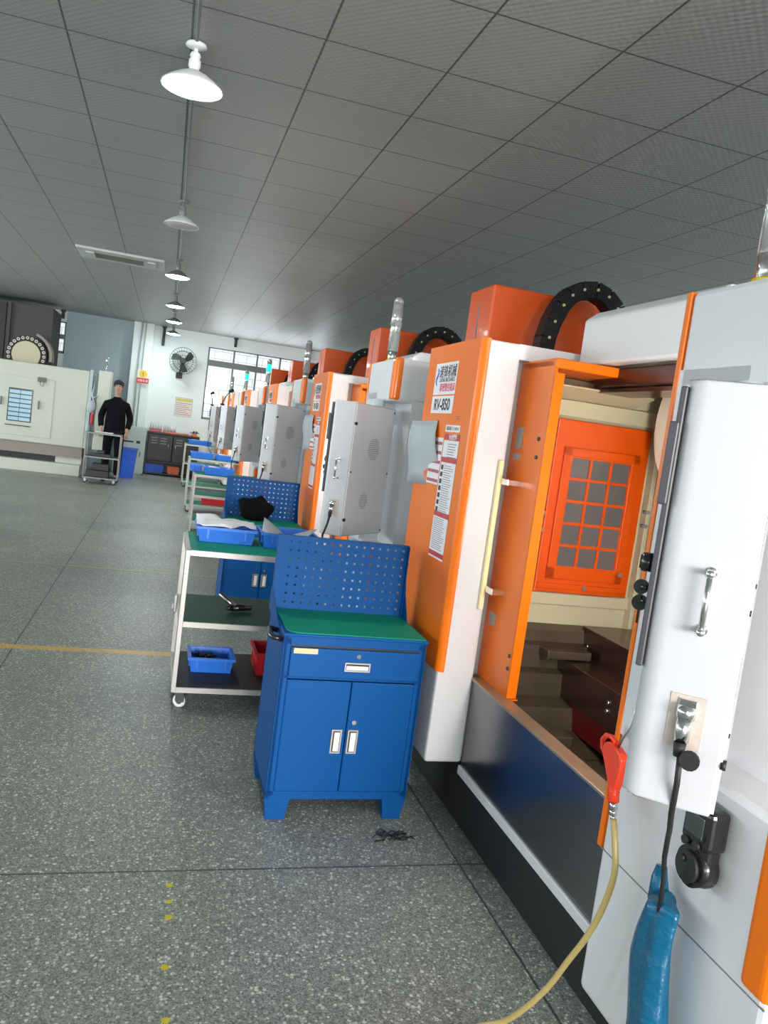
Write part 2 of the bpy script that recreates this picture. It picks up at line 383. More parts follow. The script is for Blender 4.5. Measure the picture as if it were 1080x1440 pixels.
# ------------------------------------------------------------------ ceiling lamps on the long conduit
cd = O('lighting_conduit', MB().cyl((-.045, -8, CZ-.014), (-.045, 19.0, CZ-.014), .009, n=8), 'shade')
tag(cd, 'thin grey cable conduit running the length of the ceiling above the lamps', 'conduit')
def lamp(shade_m, diff_m, glow):
    t = E('ceiling_lamp')
    O('canopy', MB().lathe([(.0, 0), (.055, 0), (.06, -.012), (.03, -.022), (.012, -.028), (0, -.028)], 24).cyl((0, 0, -.02), (0, 0, -.06), .012), shade_m, t)
    O('socket', MB().lathe([(.0, -.05), (.026, -.05), (.032, -.065), (.026, -.08), (.034, -.09), (.034, -.125), (.026, -.135), (.03, -.15), (.022, -.155)], 20), shade_m, t)
    O('lamp_shade', MB().lathe([(.03, -.145), (.05, -.155), (.09, -.175), (.135, -.205), (.172, -.235), (.176, -.243), (.170, -.243), (.130, -.212), (.088, -.182), (.03, -.155)], 36), glow, t)
    O('diffuser', MB().lathe([(0, -.262), (.06, -.260), (.12, -.252), (.158, -.240), (.164, -.232), (.12, -.226), (0, -.222)], 32), diff_m, t)
    return t
lp_on = lamp('shade', 'light_on', 'shade'); lp_bright = lamp('shade_white', 'light_hi', 'shade_white'); lp_off = lamp('shade', 'light_off', 'shade_white')
lamp_pos = [(lp_off, 1.2), (lp_on, -1.9), (lp_bright, 4.33), (lp_off, 7.47), (lp_on, 10.35), (lp_on, 13.3), (lp_on, 15.7), (lp_on, 18.2)]  # row extended past the camera; the lit one there is added fill
lab = ['unlit ceiling lamp directly overhead of the camera', 'lit ceiling lamp added unseen behind the camera', 'brightly lit round ceiling lamp nearest the camera', 'unlit pale ceiling lamp, second from the camera', 'lit lamp with dark shade beside the ceiling air conditioner',
       'lit ceiling lamp just beyond the one beside the air conditioner', 'lit ceiling lamp second from the far wall', 'lit ceiling lamp nearest the far wall, above the fan']
used = set()
for (src, y), lb in zip(lamp_pos, lab):
    o = src if src not in used else copy_tree(src); used.add(src)
    o.location = (-.045, y, CZ-.012); o.scale = (.88, .88, .88); tag(o, lb, 'ceiling lamp', 'lamps hung in a row from the ceiling')
# cassette air conditioner
ac = E('ceiling_air_conditioner', (-.78, 10.95, CZ)); tag(ac, 'slim white air conditioner panel set flush in the ceiling left of the lamps', 'air conditioner')
O('housing', MB().box(-.50, .56, -.34, .34, -.035, 0, bev=.012), 'ac_white', ac)
O('grille', MB().box(-.30, .30, -.16, .16, -.042, -.034, bev=.003), 'grey_grille', ac)
for s_ in (-1, 1): O('vent_flap', MB().box(.03+s_*.37-.05, .03+s_*.37+.05, -.18, .18, -.05, -.034, bev=.004), 'ac_white', ac)

# ------------------------------------------------------------------ things on the far wall
f = E('wall_fan', (.23, YB-.30, 2.66)); tag(f, 'black wall fan in a round wire cage on the far wall', 'fan')
mb = MB()
for rr, yy in ((.30, 0), (.30, -.02), (.22, -.06), (.12, -.085), (.22, .05)):
    mb.tube([(rr*math.cos(2*PI*k/32), yy, rr*math.sin(2*PI*k/32)) for k in range(33)], .0045, 5)
for k in range(28):
    a = 2*PI*k/28; c, s_ = math.cos(a), math.sin(a)
    mb.tube([(.06*c, -.09, .06*s_), (.2*c, -.07, .2*s_), (.3*c, -.01, .3*s_), (.22*c, .05, .22*s_), (.06*c, .07, .06*s_)], .0022, 4)
O('cage', mb, 'rubber', f)
O('motor', MB().cyl((0, .02, 0), (0, .15, 0), .07).cyl((0, -.095, 0), (0, -.08, 0), .06), 'rubber', f)
for k in range(3):
    a0 = R(25+120*k); mb = MB(); A = []
    for i in range(7):
        t_ = i/6; r_ = .05+.21*t_; w = .03+.045*math.sin(t_*2.4); a = a0+.35*t_
        A.append(((r_*math.cos(a)-w*math.sin(a), -.045+.02*t_, r_*math.sin(a)+w*math.cos(a)), (r_*math.cos(a)+w*math.sin(a), -.015, r_*math.sin(a)-w*math.cos(a))))
    for i in range(6):
        mb.quad([A[i][0], A[i+1][0], A[i+1][1], A[i][1]])
    o = O('blade', mb, 'rubber', f); sm = o.modifiers.new('thick', 'SOLIDIFY'); sm.thickness = .004
O('arm', MB().tube([(0, .12, -.03), (-.02, .10, -.16), (-.05, .2, -.26), (-.05, .28, -.30)], .02, 8).box(-.12, .02, .24, .29, -.40, -.26, bev=.01), 'rubber', f)
p = E('wall_poster', (.355, YB-.002, 1.40)); tag(p, 'cream printed notice with yellow heading and text lines below the fan', 'poster')
O('sheet', MB().box(-.19, .19, -.006, 0, 0, .43), 'poster', p)
O('heading', MB().box(-.17, .17, -.008, -.005, .35, .41), 'poster_head', p)
mb = MB()
for k in range(7): mb.box(-.17, .17-.05*(k % 3), -.008, -.005, .04+k*.043, .052+k*.043)
mb.box(-.19, .19, -.009, -.005, 0, .006).box(-.19, .19, -.009, -.005, .424, .43).box(-.19, -.184, -.009, -.005, 0, .43).box(.184, .19, -.009, -.005, 0, .43)
O('printed_lines', mb, 'ink_grey', p)
p = E('warning_sign', (-.60, YB-.295, 2.03)); tag(p, 'small warning sign with yellow disc and red caption on the white pillar', 'sign')
O('plate', MB().box(-.13, .13, -.01, 0, 0, .30, bev=.003), 'poster', p)
O('caption', MB().box(-.13, .13, -.013, -.009, 0, .115), 'sticker_red', p)
text_obj('lettering', '注意安全', .065, 'poster', p, face_mtx('-y', (0, -.0135, .056)), .9, .001)
O('symbol', MB().cyl((0, -.014, .205), (0, -.009, .205), .085, n=24).cyl((0, -.016, .205), (0, -.0135, .205), .07, n=24), 'sign_yellow', p)
O('mark', MB().box(-.012, .012, -.019, -.0155, .185, .25).box(-.012, .012, -.019, -.0155, .158, .174), 'ink_grey', p)
# grey electrical cabinet
c = E('electrical_cabinet', (-.70, 18.30, 0)); tag(c, 'pale grey sheet metal electrical cabinet against the white pillar behind the person', 'cabinet')
O('body', MB().box(-.34, .31, 0, .55, .03, 1.05, bev=.008).box(-.31, .28, .03, .5, 0, .04), 'steel_box', c)
O('door', MB().box(-.31, .28, -.012, .001, .10, .80, bev=.004), 'steel_box', c)
O('control_strip', MB().box(-.31, .28, -.012, .001, .82, 1.02, bev=.004), 'steel_box', c)
O('name_slot', MB().box(-.20, .06, -.016, -.010, .70, .735).box(.12, .2, -.016, -.010, .69, .75, bev=.002), 'ink', c)
O('handle', MB().box(.2, .23, -.03, -.01, .40, .52, bev=.004), 'frame_grey', c)
# blue waste bin
b_ = E('waste_bin', (-.73, 17.35, 0)); tag(b_, 'open blue plastic waste bin on the floor beside the person', 'bin')
def tub(w, d, h, t=.006, taper=.92, rim=.012, ribs=True):
    mb = MB(); bm = mb.bm
    def ring(s_, z, off=0): return [bm.verts.new((sx*(w/2*s_+off), sy*(d/2*s_+off), z)) for sx, sy in ((-1, -1), (1, -1), (1, 1), (-1, 1))]
    a = ring(taper, 0); b1 = ring(1, h); c1 = ring(1, h, rim); c2 = ring(1, h-rim*1.2, rim); i1 = ring(1, h, -t); i0 = ring(taper, t, -t)
    def sk(p, q):
        for k in range(4): bm.faces.new((p[k], p[(k+1) % 4], q[(k+1) % 4], q[k]))
    mid = ring(1-(1-taper)*.12, h-rim*1.2)
    bm.faces.new(a[::-1]); sk(a, mid); sk(mid, c2); sk(c2, c1); sk(c1, i1); sk(i1, i0); bm.faces.new(i0)
    bmesh.ops.delete(bm, geom=b1, context='VERTS')
    if ribs:
        for sx in (-.33, .33):
            for sy in (-1, 1): mb.box(w*sx-.006, w*sx+.006, sy*d/2*.97-.006, sy*d/2*.97+.006, h*.25, h*.9)
        for sy in (-.25, .25):
            for sx in (-1, 1): mb.box(sx*w/2*.97-.006, sx*w/2*.97+.006, d*sy-.006, d*sy+.006, h*.25, h*.9)
    return mb
O('bucket', tub(.44, .40, .62, .008, .80, .018, False), 'bin_deep', b_)
# dark steel tool cabinet with tooling on it
tc_ = E('tool_cabinet', (.20, 18.72, 0)); tag(tc_, 'low dark steel tool cabinet against the far wall under the notice', 'tool cabinet')
mb = MB().box(-.58, .58, 0, .44, .94, .98, bev=.006).box(-.58, -.55, 0, .44, .0, .95).box(.55, .58, 0, .44, 0, .95).box(-.55, .55, .40, .44, .05, .95).box(-.58, .58, 0, .44, .30, .33).box(-.58, .58, 0, .44, .03, .06)
O('body', mb, 'tool_dark', tc_)
for i, (a, b2) in enumerate(((-.54, -.01), (.01, .54))):
    d = O('door', MB().box(a, b2, -.012, .006, .34, .93, bev=.004), 'tool_dark', tc_)
    mb = MB()
    for r_ in range(3):
        for q in range(2 if i == 0 else 1): mb.box(a+.06+q*.2, a+.2+q*.2, -.018, -.011, .72+r_*.06, .745+r_*.06)
    O('vent_slots', mb, 'frame_grey', d)
    O('handle', MB().cyl((b2-.08 if i == 0 else a+.06, -.03, .6), (b2-.08 if i == 0 else a+.06, -.03, .72), .008), 'chrome', d)
lbl = ['pink tool block with upright drill bits at the left on the dark cabinet', 'orange tool tray with a row of tall drill bits on the dark cabinet', 'flat orange tray right of the tall drill bits on the dark cabinet']
for i, (x, w, m_, h, npin) in enumerate(((-.21, .28, 'tool_pink', .07, 9), (.10, .30, 'tool_orange', .04, 14), (.40, .26, 'tool_orange', .03, 0))):
    t = E('drill_rack', (x, 18.9, .98)); tag(t, lbl[i], 'tool rack', 'drill racks on the dark tool cabinet')
    O('block', MB().box(-w/2, w/2, -.09, .09, 0, h, bev=.004), m_, t)
    for k in range(npin):
        x_ = -w/2+.02+(w-.04)*k/(npin-1); y_ = random.uniform(-.06, .06); hh = random.uniform(.07, .15)
        O('drill_bit', MB().cyl((x_, y_, h), (x_, y_, h+hh), .006, .002, n=8), 'steel' if k % 2 else 'tool_dark', t)
v = E('bench_vice', (.66, 18.86, .98)); tag(v, 'small dark vice with orange base at the right end of the dark cabinet', 'vice')
O('base', MB().box(-.07, .07, -.08, .08, 0, .03, bev=.005).box(-.05, .05, -.06, .06, .03, .07, bev=.008), 'tool_orange', v)
O('jaw', MB().box(-.04, .0, -.05, .05, .07, .12, bev=.004).box(.02, .06, -.05, .05, .07, .12, bev=.004).cyl((-.1, 0, .085), (.1, 0, .085), .008), 'tool_dark', v)
for x, w, m_, lb in ((-.24, .44, 'bin_deep', 'dark blue box on the bottom shelf inside the dark tool cabinet'), (.2, .26, 'tool_orange', 'brown box on the bottom shelf of the dark tool cabinet')):
    o = O('storage_box', tub(w, .28, .17), m_, loc=(x+.12-.05, 18.91, .06)); tag(o, lb, 'box')

# ------------------------------------------------------------------ big white machine on the left with dark column and tool magazine
lm = E('large_milling_machine', (-2.9, 16.5, 0)); tag(lm, 'large aged white milling machine with a dark column at the left far end', 'machine')
O('front_panel', MB().box(-1.6, 1.40, 0, 1.5, .55, 2.06, bev=.02), 'left_white', lm)
O('plinth', MB().box(-1.6, 1.38, .05, 1.45, .34, .55), 'left_grey', lm)
O('base_gap_shade', MB().box(-1.6, .9, .12, 1.4, .21, .35), 'black', lm)  # solid black block stands in for the shade in the gap
O('tray', MB().box(-1.6, 1.38, -.10, 1.45, 0, .22, bev=.01).box(.9, 1.38, .12, 1.4, .2, .35), 'left_white', lm)
dr = O('door', MB().box(-.72, .37, -.012, .005, .66, 1.78, bev=.005), 'left_white', lm, loc=(.42, 0, 0))
w_ = O('window', MB().box(-.43, .0, -.018, -.010, .92, 1.55, bev=.004), 'screen', dr)
mb = MB()
for r_ in range(7): mb.box(-.41, -.225, -.021, -.017, .94+r_*.085, 1.005+r_*.085).box(-.215, -.02, -.021, -.017, .94+r_*.085, 1.005+r_*.085)
O('window_pane', mb, mat('pale_blue_pane', srgb(168, 205, 222), .15), dr)
O('ledge', MB().box(-.45, 0, -.035, -.01, .84, .855), 'ink', dr)
O('handle', MB().box(.10, .125, -.05, -.012, 1.2, 1.36, bev=.005).box(-.56, -.535, -.05, -.012, 1.2, 1.36, bev=.005), 'frame_grey', dr)
O('lock_box', MB().box(.48, .54, -.05, .0, 1.72, 1.81, bev=.006).box(.53, .57, -.045, 0, 1.75, 1.78).box(.56, .63, -.05, .0, 1.72, 1.81, bev=.006).tube([(.53, -.04, 1.72), (.54, -.04, 1.65), (.58, -.04, 1.64), (.60, -.04, 1.72)], .006, 6), 'grey_grille', lm)
O('dark_column', MB().box(-1.6, .50, 1.1, 2.3, 1.9, 3.24, bev=.01).box(-.35, -.28, 1.04, 1.12, 2.0, 3.23), 'tower_dark', lm)
O('column_rail', MB().box(-.52, -.36, 1.02, 1.12, 1.95, 3.2).cyl((-1.5, 1.05, 2.33), (-.5, 1.05, 2.33), .03), 'black', lm)
O('rail_side', MB().box(-.9, -.62, .98, 1.12, 2.0, 3.15, bev=.02), 'left_grey', lm)
mg = O('tool_magazine', MB().cyl((.14, .62, 2.22), (.14, .95, 2.22), .37, n=40), 'black', lm)
O('magazine_cover', MB().cyl((.14, .55, 2.22), (.14, .64, 2.22), .26, n=40), 'mag_cream', mg)
for k in range(15):
    a = R(-15+k*210/14); x_, z_ = .14+.325*math.cos(a), 2.22+.325*math.sin(a)
    O('tool_pocket', MB().cyl((x_, .57, z_), (x_, .64, z_), .030, .026, n=12).cyl((x_, .558, z_), (x_, .571, z_), .014, n=10, mi=1), ['poster', 'black'], mg)
O('magazine_guard', MB().prism([(.14+.47*math.cos(R(a)), 2.22+.47*math.sin(R(a))) for a in range(-10, 75, 5)]+[(.14+.42*math.cos(R(a)), 2.22+.42*math.sin(R(a))) for a in range(70, -15, -5)], 'y', .6, .95), 'left_grey', lm)
O('end_panel', MB().box(1.56, 1.79, .0, .5, .55, 2.10, bev=.01), 'left_white', lm)
O('end_frame', MB().box(1.40, 1.46, .0, .4, .55, 2.09, bev=.006).box(1.46, 1.56, .25, .35, .6, 2.0), 'steel_box', lm)
O('hose_bundle', MB().tube([(1.50, .08, 1.9), (1.47, .0, 1.6), (1.53, -.03, 1.45), (1.50, 0, 1.2), (1.47, .05, .9)], .016, 8).tube([(1.46, .02, 1.62), (1.51, -.06, 1.56), (1.58, .0, 1.60)], .012, 8), 'steel_box', lm)
O('hanging_bag', MB().sphere((1.48, -.06, 1.38), .10, .8, .6, 1.25), 'paper_grey', lm)
O('red_valve', MB().box(1.48, 1.53, -.02, .06, 1.02, 1.26, bev=.01), 'bin_red', lm)
O('spray_bottle', MB().lathe([(0, 0), (.045, 0), (.045, .17), (.02, .21), (.018, .25), (0, .25)], 14, ctr=(1.45, -.05, .84)), 'steel_box', lm)
O('signal_lamp', MB().cyl((1.67, .15, 2.10), (1.67, .15, 2.22), .01).cyl((1.67, .15, 2.22), (1.67, .15, 2.40), .028), 'lamp_glass', lm)

# ------------------------------------------------------------------ shelf trolleys
def cart(w, d, h, levels, mats, metal='cart_metal', wheel='paper'):
    t = E('shelf_trolley'); s_ = .024
    for x in (0, w-s_):
        for y in (0, d-s_): O('post', MB().box(x, x+s_, y, y+s_, .10, h, bev=.002), metal, t)
    for z, m_ in zip(levels, mats):
        mb = MB().box(s_*.2, w-s_*.2, 0.002, .022, z-.028, z).box(s_*.2, w-s_*.2, d-.022, d-.002, z-.028, z).box(.002, .022, .01, d-.01, z-.028, z).box(w-.022, w-.002, .01, d-.01, z-.028, z).box(.01, w-.01, .01, d-.01, z-.012, z-.004)
        sh = O('shelf', mb, metal, t)
        O('shelf_mat', MB().box(.026, w-.026, .012, d-.012, z-.003, z+.002), m_, sh)
    for i, x in enumerate((.06, w-.06)):
        for y in (.05, d-.05):
            c_ = O('caster', MB().box(-.03, .03, -.025, .025, .082, .10).box(-.012, -.008, -.02, .03, .035, .085).box(.008, .012, -.02, .03, .035, .085).cyl((-.016, .012, .036), (.016, .012, .036), .006), 'steel', t, loc=(x, y, 0))
            c_.rotation_euler = (0, 0, R(62))
            O('wheel', MB().tube([(0, .012+.026*math.cos(2*PI*k/24), .036+.026*math.sin(2*PI*k/24)) for k in range(25)], .0098, 8, cap=False).cyl((-.004, .012, .036), (.004, .012, .036), .022, n=16, mi=1), [wheel, 'dark_metal'], c_)
    return t
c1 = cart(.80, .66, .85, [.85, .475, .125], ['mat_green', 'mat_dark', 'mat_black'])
c1.location = (.165, 4.09, 0); tag(c1, 'three-shelf steel trolley with green mat directly behind the nearest blue tool cabinet', 'trolley', 'steel shelf trolleys in front of the machines')
O('latch', MB().box(-.02, -.002, .40, .44, .42, .52, bev=.004).box(-.03, -.015, .405, .435, .44, .47, bev=.003), 'steel', c1)
carts = [c1]
for i, (x, y, lv, lb) in enumerate(((.375, 9.35, [.84, .60, .30, .12], 'steel trolley just beyond the second blue pegboard cabinet, blue bins on top'),
        (.40, 12.5, [.84, .42, .13], 'steel trolley third from the camera with two blue bins and a red part below'),
        (.42, 16.6, [.88, .5, .13], 'steel trolley farthest away, in front of the dark tool cabinet'))):
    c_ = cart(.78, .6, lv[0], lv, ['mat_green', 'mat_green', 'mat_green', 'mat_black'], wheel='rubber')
    c_.location = (x, y, 0); tag(c_, lb, 'trolley', 'steel shelf trolleys in front of the machines'); carts.append(c_)
def bin_(x, y, z, w, d, h, m_, lb, rz=0, group='plastic parts bins on the trolleys'):
    o = O('parts_bin', tub(w, d, h), m_, loc=(x, y, z)); o.rotation_euler = (0, 0, rz)
    return tag(o, lb, 'bin', group)
bin_(.385, 4.52, .853, .31, .27, .085, 'bin_blue', 'light blue bin holding crumpled white paper on the nearest trolley')
bin_(.735, 4.50, .853, .31, .27, .085, 'bin_blue', 'light blue bin with two upright paper corners on the nearest trolley')
bin_(.378, 4.45, .128, .235, .22, .085, 'bin_blue', 'blue bin of dark metal parts on the bottom shelf of the nearest trolley')
bin_(.72, 4.46, .128, .20, .26, .13, 'bin_red', 'red bin on the bottom shelf beside the blue tool cabinet')
def sheet(name, pts, m_, lb, cat='paper', th=.0012):
    # pts: rows of points
    mb = MB(); V = [[mb.bm.verts.new(p) for p in r_] for r_ in pts]
    for i in range(len(V)-1):
        for j in range(len(V[0])-1):
            f_ = mb.bm.faces.new((V[i][j], V[i+1][j], V[i+1][j+1], V[i][j+1])); f_.smooth = True
    o = O(name, mb, m_); o.modifiers.new('thick', 'SOLIDIFY').thickness = th
    return tag(o, lb, cat)
rows = []
for j in range(7):
    rows.append([(.385-.165+.33*i/9, 4.52-.12+.24*j/6, .945+random.uniform(-.010, .016)+.028*math.exp(-((i-2)/3)**2)*(j/6)) for i in range(10)])
sheet('crumpled_paper', rows, 'paper', 'crumpled white paper spilling out of the left light blue bin')
sheet('paper_sheet', [[(.575, 4.40, .935), (.60, 4.55, 1.0)], [(.62, 4.39, .905), (.66, 4.55, .96)], [(.70, 4.39, .885), (.74, 4.55, .90)]], 'paper_grey', 'pale paper sheet with an upright corner at the left of the right bin')
sheet('paper_sheet', [[(.76, 4.40, .90), (.74, 4.55, .905)], [(.82, 4.39, .92), (.80, 4.55, .925)], [(.885, 4.38, .985), (.87, 4.55, .95)]], 'paper_grey', 'pale paper sheet curling up at the right of the right bin')
mb = MB()
for k in range(34):
    x_, y_, z_ = .378+random.uniform(-.075, .075), 4.43+random.uniform(-.055, .055), .165+random.uniform(0, .035)
    mb.box(-.018, .018, -.006, .006, -.005, .005, bev=.002, mtx=Matrix.Translation((x_, y_, z_)) @ Matrix.Rotation(random.uniform(0, 6), 4, (random.random(), random.random(), 1)))
o = O('metal_parts', mb, 'tool_dark'); tag(o, 'heap of small dark metal parts in the blue bin on the bottom shelf', 'metal parts', kind='stuff')
g = E('air_drill', (.47, 4.36, .479), R(20)); tag(g, 'small black and steel pistol tool lying on the middle shelf of the nearest trolley', 'tool')
O('barrel', MB().cyl((-.02, .0, .022), (.10, .0, .022), .021, .017).cyl((-.045, 0, .022), (-.02, 0, .022), .015), 'gloss_black', g)
O('grip', MB().tube([(.0, .0, .03), (-.03, .03, .055), (-.065, .065, .09)], [.016, .014, .014], 10), 'steel', g)
# bins on the distant trolleys
far = [(.66, 9.60, .843, .34, .26, 'bin_blue', 'blue bin with paper on the trolley just beyond the second blue cabinet'),
       (.40, 9.80, .843, .13, .2, 'bin_blue', 'small blue bin at the left back corner of the second trolley'),
       (.60, 12.75, .843, .34, .28, 'bin_blue', 'left blue bin on top of the third trolley'),
       (.97, 12.75, .843, .34, .28, 'bin_blue', 'right blue bin on top of the third trolley'),
       (.72, 16.9, .883, .46, .3, 'bin_blue', 'blue bin on the farthest trolley in front of the dark tool cabinet'),
       (.86, 12.7, .133, .40, .2, 'bin_red', 'red bin on the lowest shelf of the third trolley')]
for x, y, z, w, d, m_, lb in far:
    bin_(x, y, z, w, d, .09, m_, lb)
for k, (x, y, z) in enumerate(((.66, 9.60, .91), (.97, 12.75, .915), (.66, 16.9, .955))):
    rows = [[(x-.12+.24*i/4, y-.09+.18*j/3, z+random.uniform(0, .03)) for i in range(5)] for j in range(4)]
    sheet('crumpled_paper', rows, 'paper', ['white paper in the blue bin of the second trolley', 'white paper in the right bin of the third trolley', 'white paper in the bin of the farthest trolley'][k])
o = O('cardboard_box', MB().box(-.12, .12, -.1, .1, 0, .11, bev=.003), 'tool_orange', loc=(.28, 16.35, .62)); bpy.data.objects.remove(o)
# trolley beside the person
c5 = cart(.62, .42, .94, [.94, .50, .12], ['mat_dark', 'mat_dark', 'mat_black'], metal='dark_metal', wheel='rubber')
c5.location = (-1.37, 15.35, 0); tag(c5, 'dark steel shelf trolley standing in front of the person', 'trolley')
o = O('notebook', MB().box(-.16, .16, -.10, .10, 0, .012, bev=.002), 'paper', loc=(-1.07, 15.52, .943)); tag(o, 'open white papers on top of the trolley before the person', 'papers')
for k, (x, z, w, lb) in enumerate(((-1.12, .123, .40, 'dark metal box at the bottom of the trolley before the person'), (-1.08, .25, .30, 'dark metal box stacked upper on the bottom shelf by the person'))):
    o = O('metal_box', MB().box(-w/2, w/2, -.15, .15, 0, .12, bev=.006).box(-w/3, w/3, -.156, -.149, .04, .055), 'tool_dark', loc=(x, 15.56, z)); tag(o, lb, 'box')
o = O('metal_block', MB().box(-.18, .18, -.1, .1, 0, .05, bev=.005).box(-.06, .06, -.05, .05, .05, .11, bev=.005), 'tool_dark', loc=(-1.1, 15.56, .503)); tag(o, 'dark machined block on the middle shelf of the trolley by the person', 'block')

# ------------------------------------------------------------------ blue tool cabinets with pegboards
def blue_cabinet():
    t = E('tool_cabinet')   # origin: front left corner at the floor
    W, D, H = .583, .42, .757; bm_ = 'blue'
    mb = MB().box(0, W, .004, D, .085, .105).box(0, .018, 0, D, .085, H-.01, bev=.003).box(W-.018, W, 0, D, .085, H-.01, bev=.003).box(0, W, D-.015, D, .085, H-.01)
    mb.box(0, W, 0, .02, H-.045, H-.01, bev=.002).box(0, W, 0, .02, .578, .588).box(0, W, 0, .018, .085, .118).box(0, .03, 0, .016, .1, H-.02).box(W-.03, W, 0, .016, .1, H-.02)
    mb.box(.02, W-.02, .03, D-.02, .576, .582)
    O('body', mb, bm_, t)
    O('worktop', MB().box(-.004, W+.006, -.006, D, H-.012, H, bev=.003), bm_, t)
    pts = [(0.012, D-.01)]+[(.012+.05*(1-math.cos(R(a))), .05*(1-math.sin(R(a)))+.0) for a in range(0, 91, 15)]+[(W-.005, .0), (W-.005, D-.01)]
    O('worktop_mat', MB().prism(pts, 'z', H+.0005, H+.0045), 'mat_green', t)
    O('drawer_gap_shade', MB().box(.020, W-.020, .0005, .006, .586, .716), 'ink', t)  # black strip stands in for the shade around the drawer
    dr_ = O('drawer', MB().box(.030, W-.026, -.016, .0, .590, .706, bev=.003).box(.04, W-.036, 0, .30, .60, .69), bm_, t)
    O('drawer_lock', MB().cyl((.30, -.024, .683), (.30, -.014, .683), .009, n=16), 'chrome', dr_)
    def pull(cx, cz, w, h, par, side):
        O('pull_handle', MB().box(cx-w/2, cx+w/2, -.019, -.0155, cz-h/2, cz+h/2, bev=.001), 'ink', par)
        mb_ = MB(); t_ = .005
        mb_.box(cx-w/2, cx+w/2, -.022, -.016, cz+h/2-t_, cz+h/2).box(cx-w/2, cx+w/2, -.022, -.016, cz-h/2, cz-h/2+t_).box(cx-w/2, cx-w/2+t_, -.022, -.016, cz-h/2, cz+h/2).box(cx+w/2-t_, cx+w/2, -.022, -.016, cz-h/2, cz+h/2)
        O('pull_frame', mb_, 'cart_metal', par)
        if side == 'h': O('pull_insert', MB().box(cx-w/2+.008, cx+w/2-.008, -.0215, -.018, cz-h/2+.007, cz+h/2-.013), 'sticker', par)
        else: O('pull_insert', MB().box(cx-w/2+.012, cx+w/2-.007, -.0215, -.018, cz-h/2+.008, cz+h/2-.01), 'sticker', par)
    pull(.30, .639, .104, .036, dr_, 'h')
    O('name_label', MB().box(.040, .135, -.0175, -.0155, .683, .704), 'tan', dr_, label='worn tan label')
    for i, (a, b2) in enumerate(((.030, .289), (.292, W-.032))):
        d_ = O('door', MB().box(a, b2, -.006, .012, .120, .574, bev=.003), bm_, t)
        dd = O('door_frame_plate', MB().box(a+.004, b2-.004, -.008, -.005, .124, .570, bev=.001), bm_, d_)
        pc = .253 if i == 0 else .319
        mb_ = MB(); cx, cz, w, h = pc, .332, .042, .098
        O('pull_handle', MB().box(cx-w/2, cx+w/2, -.012, -.0075, cz-h/2, cz+h/2, bev=.001), 'ink', d_)
        t_ = .006
        O('pull_frame', mb_.box(cx-w/2, cx+w/2, -.015, -.008, cz+h/2-t_, cz+h/2).box(cx-w/2, cx+w/2, -.015, -.008, cz-h/2, cz-h/2+t_).box(cx-w/2, cx-w/2+t_, -.015, -.008, cz-h/2, cz+h/2).box(cx+w/2-t_, cx+w/2, -.015, -.008, cz-h/2, cz+h/2), 'cart_metal', d_)
        O('pull_insert', MB().box(cx-w/2+.012, cx+w/2-.008, -.0145, -.009, cz-h/2+.009, cz+h/2-.012), 'sticker', d_)
        if i == 1: O('door_lock', MB().cyl((.317, -.018, .412), (.317, -.008, .412), .009, n=16), 'chrome', d_)
    for x in (0, W-.10):
        for y in (.002, D-.05):
            O('foot', MB().prism([(x, .085), (x+.10, .085), (x+.085, 0), (x+.012, 0)], 'y', y, y+.045), bm_, t)
    O('side_handle', MB().tube([(-.002, .03, H-.035), (-.035, .03, H-.028), (-.042, .045, H-.028), (-.042, .15, H-.028), (-.035, .165, H-.028), (-.002, .165, H-.035)], .011, 8), 'gloss_black', t)
    # pegboard with real square holes
    px0, px1, pz0, pz1, py = -.005, .575, H+.004, 1.078, D-.03
    mb = MB(); bm = mb.bm; nc, nr = 15, 8; gx0, gx1, gz0, gz1 = px0+.055, px1-.02, pz0+.03, pz1-.022; hs = .0048
    xs = [px0]; zs = [pz0]
    for i in range(nc):
        cx = gx0+(gx1-gx0)*i/(nc-1)
        xs += [cx-hs, cx+hs]
    for j in range(nr):
        cz = gz0+(gz1-gz0)*j/(nr-1)
        zs += [cz-hs, cz+hs]
    xs.append(px1); zs.append(pz1)
    V = [[bm.verts.new((x, py, z)) for x in xs] for z in zs]
    for j in range(len(zs)-1):
        for i in range(len(xs)-1):
            if i % 2 == 1 and j % 2 == 1: continue
            bm.faces.new((V[j][i], V[j][i+1], V[j+1][i+1], V[j+1][i]))
    pb = O('pegboard', mb, bm_, t); sm = pb.modifiers.new('thick', 'SOLIDIFY'); sm.thickness = .0012
    O('pegboard_frame', MB().box(px0-.004, px0, py-.022, py+.014, pz0-.01, pz1+.004).box(px1, px1+.004, py-.022, py+.014, pz0-.01, pz1).box(px0-.004, px1+.004, py-.012, py+.014, pz1, pz1+.004)
      .prism([(py+.012, pz1-.06), (py-.035, pz0+.11), (py-.11, pz0-.005), (py+.012, pz0-.005)], 'x', px1+.004, px1+.007).prism([(py-.02, pz0+.09), (py-.30, pz0-.01), (py+.012, pz0-.01), (py+.012, pz0+.09)], 'x', px0-.007, px0-.004), bm_, t)
    return t
k1 = blue_cabinet(); k1.location = (.520, 2.95, 0); tag(k1, 'blue steel tool cabinet with drawer and pegboard nearest the camera', 'tool cabinet', 'blue pegboard tool cabinets')
k2 = copy_tree(k1); k2.location = (.524, 6.02, 0); tag(k2, 'blue pegboard tool cabinet farther off, half hidden behind the trolley', 'tool cabinet', 'blue pegboard tool cabinets')
mb = MB(); mb.sphere((0, 0, .085), .1, 1.35, .9, .95, 20)
for v_ in mb.bm.verts:
    a = math.atan2(v_.co.z-.085, v_.co.x); v_.co *= 1+.10*math.sin(5*a+1)+.05*math.sin(11*a); v_.co.z = max(v_.co.z, 0)
    if v_.co.z > .13: v_.co.x *= 1.25
